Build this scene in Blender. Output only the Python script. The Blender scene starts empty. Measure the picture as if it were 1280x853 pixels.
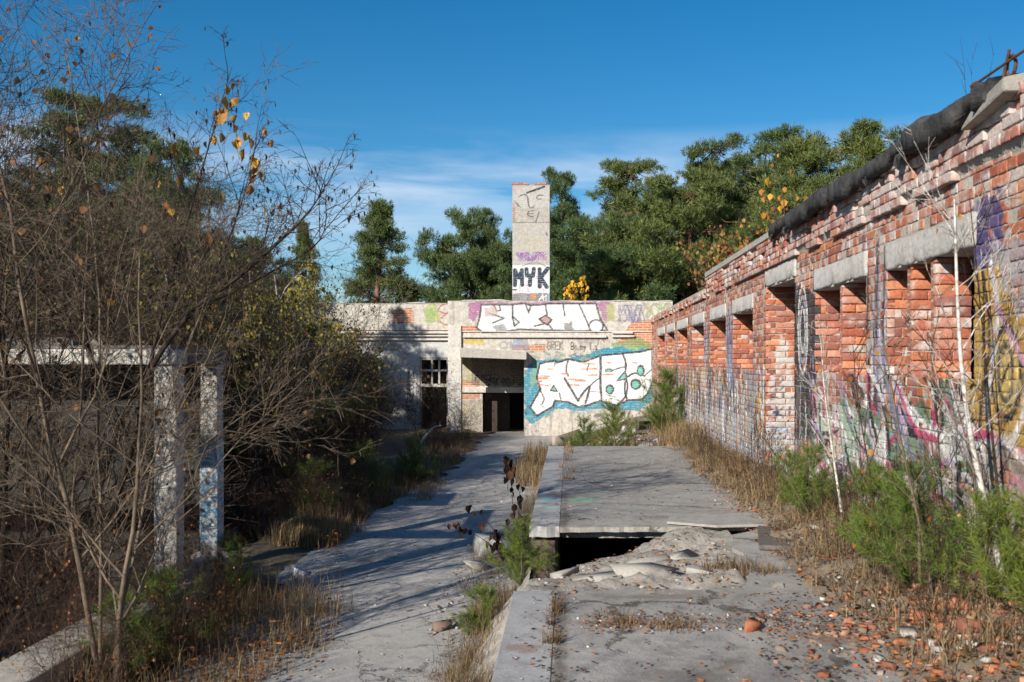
import bpy, math, random
import numpy as np
from mathutils import Vector

SC = bpy.context.scene
COL = SC.collection
R = random.Random(7)
NR = np.random.RandomState(7)

# ------------------------------------------------------------------ camera geometry (photo 1280x853)
F, VX, VY, H = 1244.4, 712.0, 452.0, 2.35
XW = 2.6            # face of the brick wing on the right
YF = 31.4           # face of the far block
AZ, EL = math.radians(32), math.radians(25.5)


def P(px, py, Y):
    return ((px - VX) / F * Y, Y, H - (py - VY) / F * Y)


# ------------------------------------------------------------------ object helpers
def tag(o, label=None, cat=None, group=None, kind=None):
    if label: o['label'] = label
    if cat: o['category'] = cat
    if group: o['group'] = group
    if kind: o['kind'] = kind
    return o


def link(o, parent=None):
    COL.objects.link(o)
    if parent is not None: o.parent = parent
    return o


def empty(name, loc=(0, 0, 0), rz=0, label=None, cat=None, group=None):
    o = bpy.data.objects.new(name, None)
    o.empty_display_size = .2
    o.location = loc; o.rotation_euler = (0, 0, rz)
    link(o); tag(o, label, cat, group)
    return o


def np_mesh(name, V, faces, mat, parent=None, col=None, smooth=False, mats=None, midx=None, pa=None):
    """faces: list of int arrays (n,k)"""
    me = bpy.data.meshes.new(name)
    V = np.asarray(V, dtype=np.float32).reshape(-1, 3)
    faces = [np.asarray(f, dtype=np.int32) for f in faces if len(f)]
    me.vertices.add(len(V)); me.vertices.foreach_set('co', V.ravel())
    nl = sum(f.size for f in faces); nf = sum(len(f) for f in faces)
    me.loops.add(nl); me.loops.foreach_set('vertex_index', np.concatenate([f.ravel() for f in faces]))
    me.polygons.add(nf)
    tot = np.concatenate([np.full(len(f), f.shape[1], dtype=np.int32) for f in faces])
    st = np.concatenate([[0], np.cumsum(tot)[:-1]]).astype(np.int32)
    me.polygons.foreach_set('loop_start', st)
    me.polygons.foreach_set('loop_total', tot)
    if smooth: me.polygons.foreach_set('use_smooth', np.ones(nf, dtype=bool))
    if midx is not None: me.polygons.foreach_set('material_index', np.asarray(midx, dtype=np.int32))
    me.update(calc_edges=True)
    if col is not None:
        c = np.ones((len(V), 4), dtype=np.float32); cc = np.asarray(col, dtype=np.float32)
        c[:, :cc.shape[1]] = cc
        a = me.color_attributes.new('col', 'FLOAT_COLOR', 'POINT'); a.data.foreach_set('color', c.ravel())
    if pa is not None:
        a = me.attributes.new('pa', 'FLOAT', 'POINT'); a.data.foreach_set('value', np.asarray(pa, dtype=np.float32))
    for m in (mats or [mat]): me.materials.append(m)
    me.validate()
    o = bpy.data.objects.new(name, me)
    return link(o, parent)


class MB:
    """plain polygon collector"""
    def __init__(s): s.v = []; s.f = []

    def add(s, vs, fs):
        n = len(s.v); s.v += [tuple(v) for v in vs]; s.f += [[i + n for i in f] for f in fs]; return s

    def box(s, x0, x1, y0, y1, z0, z1, j=0.0):
        r = lambda: R.uniform(-j, j) if j else 0
        vs = [(x + r(), y + r(), z + r()) for z in (z0, z1) for x, y in ((x0, y0), (x1, y0), (x1, y1), (x0, y1))]
        return s.add(vs, [(3, 2, 1, 0), (4, 5, 6, 7), (0, 1, 5, 4), (1, 2, 6, 5), (2, 3, 7, 6), (3, 0, 4, 7)])

    def prism(s, pts, z0, z1, inset=0.0):
        n = len(pts); vs = [(x, y, z0) for x, y in pts] + [(x, y, z1) for x, y in pts]
        return s.add(vs, [list(range(n - 1, -1, -1)), list(range(n, 2 * n))] + [(i, (i + 1) % n, n + (i + 1) % n, n + i) for i in range(n)])

    def tube(s, pts, r, k=6):
        n0 = len(s.v); pts = [Vector(p) for p in pts]
        rs = r if isinstance(r, (list, tuple)) else [r] * len(pts)
        vs = []
        for i, p in enumerate(pts):
            d = (pts[min(i + 1, len(pts) - 1)] - pts[max(i - 1, 0)]).normalized()
            a = d.cross(Vector((0.31, 0.2, 0.93)));
            if a.length < .1: a = d.cross(Vector((1, 0, 0)))
            a.normalize(); b = d.cross(a)
            for q in range(k):
                t = 2 * math.pi * q / k; vs.append(p + a * math.cos(t) * rs[i] + b * math.sin(t) * rs[i])
        fs = []
        for i in range(len(pts) - 1):
            for q in range(k):
                fs.append((i * k + q, i * k + (q + 1) % k, (i + 1) * k + (q + 1) % k, (i + 1) * k + q))
        fs.append(list(range(k - 1, -1, -1))); fs.append([(len(pts) - 1) * k + q for q in range(k)])
        return s.add(vs, fs)

    def build(s, name, mat, parent=None, bevel=0, smooth=False):
        me = bpy.data.meshes.new(name); me.from_pydata(s.v, [], s.f); me.materials.append(mat); me.validate()
        if smooth:
            for p in me.polygons: p.use_smooth = True
        o = link(bpy.data.objects.new(name, me), parent)
        if bevel:
            b = o.modifiers.new('bevel', 'BEVEL'); b.width = bevel; b.segments = 2; b.limit_method = 'ANGLE'
        return o


# ------------------------------------------------------------------ noise
def _h(ix, iy, seed):
    n = (ix.astype(np.int64) * 374761393 + iy.astype(np.int64) * 668265263 + seed * 1442695041) & 0x7fffffff
    n = ((n ^ (n >> 13)) * 1274126177) & 0x7fffffff
    return ((n ^ (n >> 16)) & 0xffff) / 65535.0


def vn(u, v, s, seed=0):
    u = np.asarray(u, float) * s; v = np.asarray(v, float) * s
    iu = np.floor(u); iv = np.floor(v); fu = u - iu; fv = v - iv
    fu = fu * fu * (3 - 2 * fu); fv = fv * fv * (3 - 2 * fv)
    a = _h(iu, iv, seed); b = _h(iu + 1, iv, seed); c = _h(iu, iv + 1, seed); d = _h(iu + 1, iv + 1, seed)
    return (a * (1 - fu) + b * fu) * (1 - fv) + (c * (1 - fu) + d * fu) * fv


def fbm(u, v, s, seed=0, o=4):
    t = 0; a = .5; n = 0
    for i in range(o):
        t = t + a * vn(u, v, s * 2 ** i, seed + i * 17); n += a; a *= .5
    return t / n


# ------------------------------------------------------------------ materials
def nt(name):
    m = bpy.data.materials.new(name); m.use_nodes = True
    t = m.node_tree; t.nodes.clear()
    out = t.nodes.new('ShaderNodeOutputMaterial'); b = t.nodes.new('ShaderNodeBsdfPrincipled')
    t.links.new(b.outputs[0], out.inputs[0])
    return m, t, b


def N(t, typ, **kw):
    n = t.nodes.new(typ)
    for k, v in kw.items():
        if k in n.inputs: n.inputs[k].default_value = v
        else: setattr(n, k, v)
    return n


def coords(t, obj=True):
    if obj:
        return t.nodes.new('ShaderNodeTexCoord').outputs['Object']
    return t.nodes.new('ShaderNodeNewGeometry').outputs['Position']


def ramp(t, fac, stops):
    r = t.nodes.new('ShaderNodeValToRGB'); t.links.new(fac, r.inputs[0]); e = r.color_ramp.elements
    while len(e) < len(stops): e.new(.5)
    for x, (p, c) in zip(e, stops):
        x.position = p; x.color = (c, c, c, 1) if isinstance(c, (int, float)) else tuple(c) + (1,)
    return r.outputs[0]


def mix(t, f, a, b, mode='MIX'):
    m = t.nodes.new('ShaderNodeMix'); m.data_type = 'RGBA'; m.blend_type = mode
    for s, v in ((m.inputs[0], f), (m.inputs[6], a), (m.inputs[7], b)):
        if hasattr(v, 'is_output'): t.links.new(v, s)
        else: s.default_value = v if isinstance(v, (int, float)) else tuple(v) + (1,)
    return m.outputs[2]


def mth(t, op, a, b=None, c=None):
    m = t.nodes.new('ShaderNodeMath'); m.operation = op
    for i, v in enumerate((a, b, c)):
        if v is None: continue
        if hasattr(v, 'is_output'): t.links.new(v, m.inputs[i])
        else: m.inputs[i].default_value = v
    return m.outputs[0]


def noise(t, vec, scale, detail=6, rough=.6, dist=0.0):
    n = N(t, 'ShaderNodeTexNoise', Scale=scale, Detail=detail, Roughness=rough, Distortion=dist)
    t.links.new(vec, n.inputs['Vector']); return n.outputs['Fac']


def bump(t, b, h, strength, dist=.02):
    n = N(t, 'ShaderNodeBump', Strength=strength, Distance=dist)
    t.links.new(h, n.inputs['Height']); t.links.new(n.outputs[0], b.inputs['Normal'])


def concrete(name, base, dark, light, crack=0.0, scale=1.0, dirt=None, tint=None, bstr=.5):
    m, t, b = nt(name); v = coords(t, False)
    n1 = noise(t, v, .9 * scale, 8, .65, .3); n2 = noise(t, v, 7 * scale, 8, .7); n3 = noise(t, v, 60 * scale, 4, .7)
    c = mix(t, ramp(t, n1, [(.35, 0), (.68, 1)]), base, light)
    c = mix(t, ramp(t, n2, [(.48, 0), (.75, .75)]), c, dark)
    c = mix(t, ramp(t, n3, [(.35, .75), (.65, 1.12)]), (0, 0, 0), c, 'MIX') if False else mix(t, .5, c, ramp(t, n3, [(.3, .35), (.7, 1.0)]), 'MULTIPLY')
    if dirt:
        d = noise(t, v, 1.7 * scale, 9, .72, .8)
        c = mix(t, ramp(t, d, [(.55, 0), (.7, .85)]), c, dirt)
    if tint:
        d = noise(t, v, .45, 5, .6)
        c = mix(t, ramp(t, d, [(.5, 0), (.75, .6)]), c, tint)
    hh = n2
    if crack:
        vo = N(t, 'ShaderNodeTexVoronoi', Scale=crack, feature='DISTANCE_TO_EDGE')
        wn = N(t, 'ShaderNodeTexNoise', Scale=2.5, Detail=6, Roughness=.7); t.links.new(v, wn.inputs['Vector'])
        off = t.nodes.new('ShaderNodeVectorMath'); off.operation = 'MULTIPLY_ADD'
        t.links.new(wn.outputs['Color'], off.inputs[0]); off.inputs[1].default_value = (.55, .55, .55); t.links.new(v, off.inputs[2])
        t.links.new(off.outputs[0], vo.inputs['Vector'])
        gate = ramp(t, noise(t, v, .8, 3, .5), [(.38, 0), (.52, 1)])
        k = ramp(t, vo.outputs['Distance'], [(.003, .85), (.013, 0)])
        k = mth(t, 'MULTIPLY', k, gate)
        c = mix(t, k, c, (.06, .052, .042))
        hh = mth(t, 'SUBTRACT', n2, k)
    t.links.new(c, b.inputs['Base Color']); b.inputs['Roughness'].default_value = .9
    hh = mth(t, 'ADD', hh, mth(t, 'MULTIPLY', n3, .35))
    bump(t, b, hh, bstr, .02)
    return m


def vcol_mat(name, rough=.9, n_scale=30, lo=.72, hi=1.15, bs=.5, dist=.01, transl=0, spec=.3, flake=None, objc=True):
    """base colour from the 'col' attribute, broken up with noise"""
    m, t, b = nt(name); v = coords(t, objc)
    a = N(t, 'ShaderNodeAttribute', attribute_name='col')
    n = noise(t, v, n_scale, 6, .7)
    c = mix(t, 1.0, a.outputs['Color'], ramp(t, n, [(.3, lo), (.7, hi)]), 'MULTIPLY')
    if flake:
        fl = ramp(t, noise(t, v, 9, 8, .75, .5), [(.6, 0), (.66, 1)])
        c = mix(t, mth(t, 'MULTIPLY', fl, .8), c, flake)
    t.links.new(c, b.inputs['Base Color']); b.inputs['Roughness'].default_value = rough
    b.inputs['Specular IOR Level'].default_value = spec
    if bs: bump(t, b, n, bs, dist)
    if transl:
        tr = t.nodes.new('ShaderNodeBsdfTranslucent'); t.links.new(c, tr.inputs[0])
        mx = t.nodes.new('ShaderNodeMixShader'); mx.inputs[0].default_value = transl
        t.links.new(b.outputs[0], mx.inputs[1]); t.links.new(tr.outputs[0], mx.inputs[2])
        t.links.new(mx.outputs[0], t.nodes['Material Output'].inputs[0])
    return m


def plain(name, c1, c2, scale=8, rough=.9, bs=.5, metal=0, dist=.01, stretch=None):
    m, t, b = nt(name); v = coords(t, True)
    if stretch:
        mp = t.nodes.new('ShaderNodeMapping'); mp.inputs['Scale'].default_value = stretch; t.links.new(v, mp.inputs[0]); v = mp.outputs[0]
    n = noise(t, v, scale, 7, .7, .2)
    t.links.new(mix(t, ramp(t, n, [(.35, 0), (.65, 1)]), c1, c2), b.inputs['Base Color'])
    b.inputs['Roughness'].default_value = rough; b.inputs['Metallic'].default_value = metal
    b.inputs['Specular IOR Level'].default_value = .3
    if bs: bump(t, b, n, bs, dist)
    return m


def plaster_mat(name):
    """facade: old plaster and patches of bare brick, with the sprayed paint of the 'col'/'pa' attributes on top"""
    m, t, b = nt(name); v = coords(t, False)
    sx = t.nodes.new('ShaderNodeSeparateXYZ'); t.links.new(v, sx.inputs[0])
    cb = t.nodes.new('ShaderNodeCombineXYZ')
    t.links.new(mth(t, 'ADD', sx.outputs[0], sx.outputs[1]), cb.inputs[0]); t.links.new(sx.outputs[2], cb.inputs[1])
    br = N(t, 'ShaderNodeTexBrick', Scale=1.0)
    br.inputs['Color1'].default_value = (.38, .13, .065, 1); br.inputs['Color2'].default_value = (.5, .2, .1, 1)
    br.inputs['Mortar'].default_value = (.5, .45, .38, 1)
    br.inputs['Brick Width'].default_value = .26; br.inputs['Row Height'].default_value = .077; br.inputs['Mortar Size'].default_value = .009
    t.links.new(cb.outputs[0], br.inputs['Vector'])
    n1 = noise(t, v, 1.6, 8, .68, .4); n2 = noise(t, v, 9, 8, .75, .3); n3 = noise(t, v, 45, 3, .6)
    a = N(t, 'ShaderNodeAttribute', attribute_name='col'); pa = N(t, 'ShaderNodeAttribute', attribute_name='pa')
    # plaster colour
    pl = mix(t, ramp(t, n2, [(.36, 0), (.68, 1)]), (.34, .31, .27), (.62, .58, .52))
    # rain streaks
    mp = t.nodes.new('ShaderNodeMapping'); mp.inputs['Scale'].default_value = (6, 6, .55); t.links.new(v, mp.inputs[0])
    st = noise(t, mp.outputs[0], 1.3, 6, .65)
    pl = mix(t, ramp(t, st, [(.5, 0), (.72, .65)]), pl, (.17, .15, .13))
    # bare brick
    bare = mth(t, 'ADD', n1, mth(t, 'MULTIPLY', a.outputs['Alpha'], .6))
    bare = ramp(t, mth(t, 'ADD', bare, mth(t, 'MULTIPLY', n2, .25)), [(.80, 0), (.84, 1)])
    c = mix(t, bare, pl, br.outputs[0])
    # paint, worn off in flecks and off the joints
    wear = ramp(t, mth(t, 'ADD', noise(t, v, 14, 7, .8, .6), mth(t, 'MULTIPLY', br.outputs['Fac'], .1)), [(.56, 1), (.68, .25)])
    f = mth(t, 'MULTIPLY', pa.outputs['Fac'], wear)
    pc = mix(t, 1.0, a.outputs['Color'], ramp(t, mth(t, 'ADD', mth(t, 'MULTIPLY', n2, .6), mth(t, 'MULTIPLY', st, .4)), [(.33, .6), (.62, 1.04)]), 'MULTIPLY')
    c = mix(t, f, c, pc)
    t.links.new(c, b.inputs['Base Color']); b.inputs['Roughness'].default_value = .88
    h = mth(t, 'SUBTRACT', mth(t, 'ADD', n2, mth(t, 'MULTIPLY', n3, .3)), mth(t, 'MULTIPLY', br.outputs['Fac'], mth(t, 'ADD', mth(t, 'MULTIPLY', bare, .9), .14)))
    h = mth(t, 'SUBTRACT', h, mth(t, 'MULTIPLY', bare, .5))
    bump(t, b, h, .7, .03)
    return m


M = {}
M['path'] = concrete('path_concrete', (.40, .38, .355), (.25, .23, .205), (.5, .48, .455), crack=1.0, dirt=(.17, .14, .105), tint=(.27, .26, .235))
M['slab'] = concrete('slab_concrete', (.30, .283, .26), (.15, .138, .12), (.44, .42, .39), crack=.45, dirt=(.17, .145, .115), tint=(.2, .19, .175), bstr=.8)
M['slab_edge'] = concrete('slab_edge_concrete', (.37, .365, .36), (.26, .25, .24), (.46, .455, .45), dirt=(.2, .17, .14))
M['conc'] = concrete('old_concrete', (.40, .37, .33), (.2, .18, .16), (.52, .49, .44), scale=1.6, bstr=.8)
M['post'] = concrete('pale_post_concrete', (.56, .53, .48), (.42, .38, .33), (.64, .62, .58), scale=2.2, bstr=.6)
M['conc_dark'] = concrete('dark_concrete', (.16, .15, .14), (.07, .065, .06), (.24, .22, .2), scale=1.4, bstr=.7)
M['conc_white'] = concrete('limewashed_concrete', (.58, .55, .5), (.28, .24, .2), (.7, .68, .64), scale=2.0, dirt=(.3, .2, .13), bstr=.8)
M['black'] = concrete('interior_dark_plaster', (.035, .032, .03), (.015, .014, .013), (.06, .055, .05))  # near-black base stands in for the dark of unlit interiors
M['rubble'] = concrete('crumbled_concrete', (.33, .3, .26), (.16, .13, .1), (.46, .43, .39), scale=2.4, dirt=(.17, .13, .09), bstr=1.0)
M['soil'] = concrete('leafy_soil', (.13, .095, .06), (.06, .045, .03), (.2, .15, .095), scale=1.5, dirt=(.1, .09, .04), bstr=1.0)
M['bank'] = concrete('stony_soil', (.22, .165, .115), (.1, .075, .05), (.33, .27, .2), scale=2.5, dirt=(.28, .15, .09), bstr=1.0)
M['felt'] = plain('roofing_felt', (.018, .018, .02), (.075, .072, .07), 6, .85, .9, dist=.03)
M['rust'] = plain('rusty_iron', (.05, .03, .025), (.16, .07, .035), 20, .8, .5)
M['bark'] = plain('grey_bark', (.02, .0145, .011), (.055, .04, .03), 14, .95, .6, stretch=(1, 1, .25))
M['bark_pale'] = plain('pale_bark', (.06, .044, .032), (.2, .15, .105), 14, .9, .5, stretch=(1, 1, .3))
M['bark_red'] = plain('reddish_twig_bark', (.03, .017, .012), (.085, .048, .033), 14, .9, .4)
M['bark_pine'] = plain('pine_bark', (.1, .06, .04), (.32, .16, .085), 5, .95, .8, stretch=(1, 1, .4))
M['birch'] = plain('birch_bark', (.14, .12, .1), (.72, .69, .64), 9, .8, .4, stretch=(1, 1, 2.2))
M['needle'] = vcol_mat('pine_needles', .6, 3, .75, 1.2, 0, transl=.18, spec=.35)
nt_n = M['needle'].node_tree; oi = nt_n.nodes.new('ShaderNodeObjectInfo')
for l_ in list(nt_n.nodes['Principled BSDF'].inputs['Base Color'].links):
    srcn = l_.from_socket
tv = mix(nt_n, 1.0, srcn, mix(nt_n, oi.outputs['Random'], (.74, .86, .9), (1.22, 1.08, .8)), 'MULTIPLY')
nt_n.links.new(tv, nt_n.nodes['Principled BSDF'].inputs['Base Color'])
M['leaf'] = vcol_mat('autumn_leaf', .65, 25, .7, 1.15, 0, transl=.35, spec=.3)
M['dry'] = vcol_mat('dry_grass', .8, 4, .75, 1.15, 0, transl=.25, spec=.25)
M['brick'] = vcol_mat('weathered_brick', .9, 42, .6, 1.2, .7, .006, objc=False)
M['chip'] = vcol_mat('rubble_chip', .95, 50, .7, 1.1, .6, .006, objc=False)
M['plaster'] = plaster_mat('painted_plaster')
M['lintel'] = concrete('lintel_concrete', (.52, .49, .45), (.22, .19, .16), (.68, .66, .62), scale=3.2, dirt=(.26, .22, .18), bstr=1.0)
M['wood'] = plain('weathered_board', (.07, .06, .055), (.16, .145, .13), 10, .85, .5, stretch=(1, 9, 1))
M['dark_wood'] = plain('dark_door_wood', (.02, .016, .013), (.06, .045, .035), 8, .8, .4, stretch=(6, 1, 1))
M['glass'] = plain('dirty_glass', (.03, .035, .04), (.06, .06, .06), 3, .25, 0)
M['plastic'] = plain('crumpled_plastic', (.55, .57, .62), (.75, .76, .8), 30, .35, .5)
M['frame'] = plain('flaking_frame_paint', (.2, .18, .16), (.52, .5, .47), 12, .8, .4)


# ------------------------------------------------------------------ paint canvas (colours sprayed on the walls, in metres)
class Canvas:
    def __init__(s, u0, u1, v0, v1, res=.015):
        s.u0, s.v0, s.res = u0, v0, res
        s.nu = int((u1 - u0) / res) + 1; s.nv = int((v1 - v0) / res) + 1
        s.rgb = np.zeros((s.nv, s.nu, 3)); s.a = np.zeros((s.nv, s.nu)); s.bare = np.zeros((s.nv, s.nu))

    def win(s, ua, ub, va, vb):
        i0 = max(0, int((ua - s.u0) / s.res)); i1 = min(s.nu, int((ub - s.u0) / s.res) + 2)
        j0 = max(0, int((va - s.v0) / s.res)); j1 = min(s.nv, int((vb - s.v0) / s.res) + 2)
        if i1 <= i0 or j1 <= j0: return None
        U, V = np.meshgrid(s.u0 + np.arange(i0, i1) * s.res, s.v0 + np.arange(j0, j1) * s.res)
        return (slice(j0, j1), slice(i0, i1)), U, V

    def put(s, sl, m, c, al):
        k = (m * al)
        s.rgb[sl] = s.rgb[sl] * (1 - k[..., None]) + np.array(c) * k[..., None]
        s.a[sl] = np.maximum(s.a[sl] * (1 - k) + k, 0)

    def poly(s, pts, c, al=1.0, rough=0.0, seed=3, bare=0.0, wipe=False):
        p = np.array(pts, float); w = s.win(p[:, 0].min() - .1, p[:, 0].max() + .1, p[:, 1].min() - .1, p[:, 1].max() + .1)
        if w is None: return
        sl, U, V = w
        if rough:
            U = U + (fbm(U, V, 9, seed) - .5) * rough; V = V + (fbm(U, V, 9, seed + 5) - .5) * rough
        ins = np.zeros(U.shape, bool); n = len(p)
        for i in range(n):
            x0, y0 = p[i]; x1, y1 = p[(i + 1) % n]
            if y0 == y1: continue
            ins ^= ((y0 > V) != (y1 > V)) & (U < (x1 - x0) * (V - y0) / (y1 - y0) + x0)
        if bare: s.bare[sl] = np.maximum(s.bare[sl], ins * bare)
        elif wipe: s.a[sl] *= 1 - ins * al
        else: s.put(sl, ins.astype(float), c, al)

    def stroke(s, pts, w, c, al=1.0, soft=.3):
        p = np.array(pts, float)
        q = s.win(p[:, 0].min() - w, p[:, 0].max() + w, p[:, 1].min() - w, p[:, 1].max() + w)
        if q is None: return
        sl, U, V = q; D = np.full(U.shape, 9.0)
        for i in range(len(p) - 1):
            a = p[i]; d = p[i + 1] - a; L = max((d ** 2).sum(), 1e-9)
            tt = np.clip(((U - a[0]) * d[0] + (V - a[1]) * d[1]) / L, 0, 1)
            D = np.minimum(D, np.hypot(U - a[0] - tt * d[0], V - a[1] - tt * d[1]))
        e = max(w * .5 * soft, s.res * .6)
        s.put(sl, np.clip((w / 2 - D) / e + .5, 0, 1), c, al)

    def ell(s, c, rx, ry, col, al=1.0, ring=0, a0=0, a1=360):
        pts = [(c[0] + rx * math.cos(math.radians(t)), c[1] + ry * math.sin(math.radians(t))) for t in np.linspace(a0, a1, 24)]
        if ring: s.stroke(pts, ring, col, al)
        else: s.poly(pts, col, al)

    def sample(s, u, v):
        i = np.clip(np.round((u - s.u0) / s.res).astype(int), 0, s.nu - 1); j = np.clip(np.round((v - s.v0) / s.res).astype(int), 0, s.nv - 1)
        return s.rgb[j, i], s.a[j, i], s.bare[j, i]


def smoothline(pts, n=6):
    """Catmull-Rom through the points"""
    p = [np.array(q, float) for q in pts]
    if len(p) < 3: return [tuple(q) for q in p]
    p = [2 * p[0] - p[1]] + p + [2 * p[-1] - p[-2]]; out = []
    for i in range(1, len(p) - 2):
        for k in range(n):
            t = k / n
            out.append(tuple(.5 * ((2 * p[i]) + (-p[i - 1] + p[i + 1]) * t + (2 * p[i - 1] - 5 * p[i] + 4 * p[i + 1] - p[i + 2]) * t * t + (-p[i - 1] + 3 * p[i] - 3 * p[i + 1] + p[i + 2]) * t ** 3)))
    out.append(tuple(p[-2])); return out


LETTERS = {
    'A': [[(0, 0), (.5, 1), (1, 0)], [(.22, .4), (.78, .4)]], 'B': [[(0, 0), (0, 1), (.7, .95), (.75, .6), (.1, .52), (.85, .45), (.9, .1), (0, 0)]],
    'C': [[(.9, .85), (.5, 1), (.05, .6), (.1, .2), (.5, 0), (.95, .15)]], 'E': [[(.9, 1), (0, 1), (0, 0), (.95, 0)], [(0, .5), (.75, .5)]],
    'G': [[(.9, .85), (.5, 1), (.05, .6), (.1, .2), (.5, 0), (.95, .2), (.9, .5), (.5, .45)]], 'K': [[(0, 0), (0, 1)], [(.9, 1), (.05, .45), (1, 0)]],
    'M': [[(0, 0), (.1, 1), (.5, .35), (.9, 1), (1, 0)]], 'N': [[(0, 0), (.05, 1), (.95, 0), (1, 1)]], 'R': [[(0, 0), (0, 1), (.8, .9), (.75, .55), (.05, .5), (.95, 0)]],
    'T': [[(.5, 0), (.5, 1)], [(0, 1), (1, .97)]], 'Y': [[(0, 1), (.5, .5), (1, 1)], [(.5, .5), (.45, 0)]], '!': [[(.5, 1), (.45, .3)], [(.45, .08), (.46, 0)]],
    '2': [[(.05, .8), (.4, 1), (.85, .75), (.1, .05), (.95, .05)]], '1': [[(.2, .75), (.55, 1), (.5, 0)]], '.': [[(.4, .05), (.5, 0)]],
    'e': [[(.1, .3), (.8, .35), (.6, .6), (.2, .5), (.15, .1), (.8, .05)]], 'm': [[(0, 0), (.05, .55), (.4, .5), (.45, 0)], [(.45, .4), (.85, .55), (.95, 0)]],
    'y': [[(.05, .55), (.4, .1)], [(.85, .6), (.2, -.35)]], 's': [[(.8, .5), (.3, .6), (.2, .38), (.75, .22), (.6, 0), (.1, .05)]], ' ': [],
    'r': [[(.1, 0), (.15, .55)], [(.15, .4), (.5, .58), (.8, .5)]], 'i': [[(.4, 0), (.45, .55)]], 'o': [[(.5, .6), (.1, .3), (.5, 0), (.85, .3), (.5, .6)]],
    'a': [[(.8, .55), (.3, .6), (.1, .2), (.5, 0), (.8, .5), (.9, 0)]], 'n': [[(.05, 0), (.1, .55)], [(.1, .4), (.5, .58), (.85, 0)]], 'g': [[(.8, .5), (.2, .5), (.3, .1), (.8, .4), (.75, -.3), (.2, -.3)]],
}


def write(cv, text, u, v, w, h, sw, col, al=1.0, slant=0.0, flip=1, gap=.25, mp=None):
    for ch in text:
        for st in LETTERS[ch]:
            pts = [(u + flip * (x * w + slant * y * h), v + y * h) for x, y in st]
            cv.stroke(smoothline(pts, 4) if ch in 'CGBRyaegoms2' else pts, sw, col, al)
        u += flip * w * ((1 + gap) if ch not in ' .i!' else .6 + gap)


def scribble(cv, u0, u1, v0, v1, n, sw, col, al, rnd):
    pts = []
    for i in range(n):
        t = (i + .5) / n
        pts.append((u0 + (u1 - u0) * t + rnd.uniform(-.06, .06) * abs(u1 - u0), rnd.uniform(v0, v1) if i % 2 else rnd.choice((v0, v1))))
    cv.stroke(smoothline(pts, 5), sw, col, al)


# ------------------------------------------------------------------ world, sun, camera
w = bpy.data.worlds.new('World'); SC.world = w; w.use_nodes = True
t = w.node_tree; t.nodes.clear()
wo = t.nodes.new('ShaderNodeOutputWorld'); bg = t.nodes.new('ShaderNodeBackground'); sk = t.nodes.new('ShaderNodeTexSky')
sk.sky_type = 'NISHITA'; sk.sun_disc = False; sk.sun_elevation = EL; sk.sun_rotation = math.radians(212)
sk.altitude = 200; sk.air_density = 1.0; sk.dust_density = .1; sk.ozone_density = 4.0
# thin streaks of high cloud low over the trees
g = t.nodes.new('ShaderNodeTexCoord'); mp = t.nodes.new('ShaderNodeMapping'); mp.inputs['Scale'].default_value = (1.6, 1.6, 9)
t.links.new(g.outputs['Generated'], mp.inputs[0])
cn = N(t, 'ShaderNodeTexNoise', Scale=2.2, Detail=7, Roughness=.55, Distortion=.4); t.links.new(mp.outputs[0], cn.inputs['Vector'])
sp = t.nodes.new('ShaderNodeSeparateXYZ'); t.links.new(g.outputs['Generated'], sp.inputs[0])
band = ramp(t, sp.outputs[2], [(.10, .15), (.175, 1), (.23, 0)])
cf = mth(t, 'MULTIPLY', ramp(t, cn.outputs['Fac'], [(.38, 0), (.66, .8)]), band)
hs = t.nodes.new('ShaderNodeHueSaturation'); hs.inputs['Saturation'].default_value = 1.34; hs.inputs['Hue'].default_value = .495; hs.inputs['Value'].default_value = 1.4; t.links.new(sk.outputs[0], hs.inputs['Color'])
skc = mix(t, cf, hs.outputs[0], (11, 12, 13.5))
t.links.new(skc, bg.inputs[0]); t.links.new(bg.outputs[0], wo.inputs[0]); bg.inputs[1].default_value = .05

sun = bpy.data.lights.new('sun', 'SUN'); sun.energy = 4.9; sun.angle = math.radians(.53); sun.color = (1, .93, .82)
so = bpy.data.objects.new('sun', sun); COL.objects.link(so)
sd = Vector((math.sin(AZ) * math.cos(EL), math.cos(AZ) * math.cos(EL), -math.sin(EL)))
so.rotation_euler = sd.to_track_quat('-Z', 'Y').to_euler(); so.location = (-20, -30, 30)

cam = bpy.data.cameras.new('camera'); co = bpy.data.objects.new('camera', cam); COL.objects.link(co); SC.camera = co
co.location = (0, 0, H); co.rotation_euler = (math.radians(90), 0, 0)
cam.sensor_width = 36; cam.lens = 35; cam.clip_end = 2000; cam.clip_start = .05
cam.shift_x = (640 - VX) / 1280; cam.shift_y = (VY - 426.5) / 1280
cam.dof.use_dof = True; cam.dof.focus_distance = 24; cam.dof.aperture_fstop = 4.5
SC.view_settings.view_transform = 'Standard'; SC.view_settings.look = 'None'
SC.view_settings.exposure = .62; SC.view_settings.gamma = 1
SC.cycles.use_denoising = True
SC.cycles.max_bounces = 6; SC.cycles.transparent_max_bounces = 8


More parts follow.
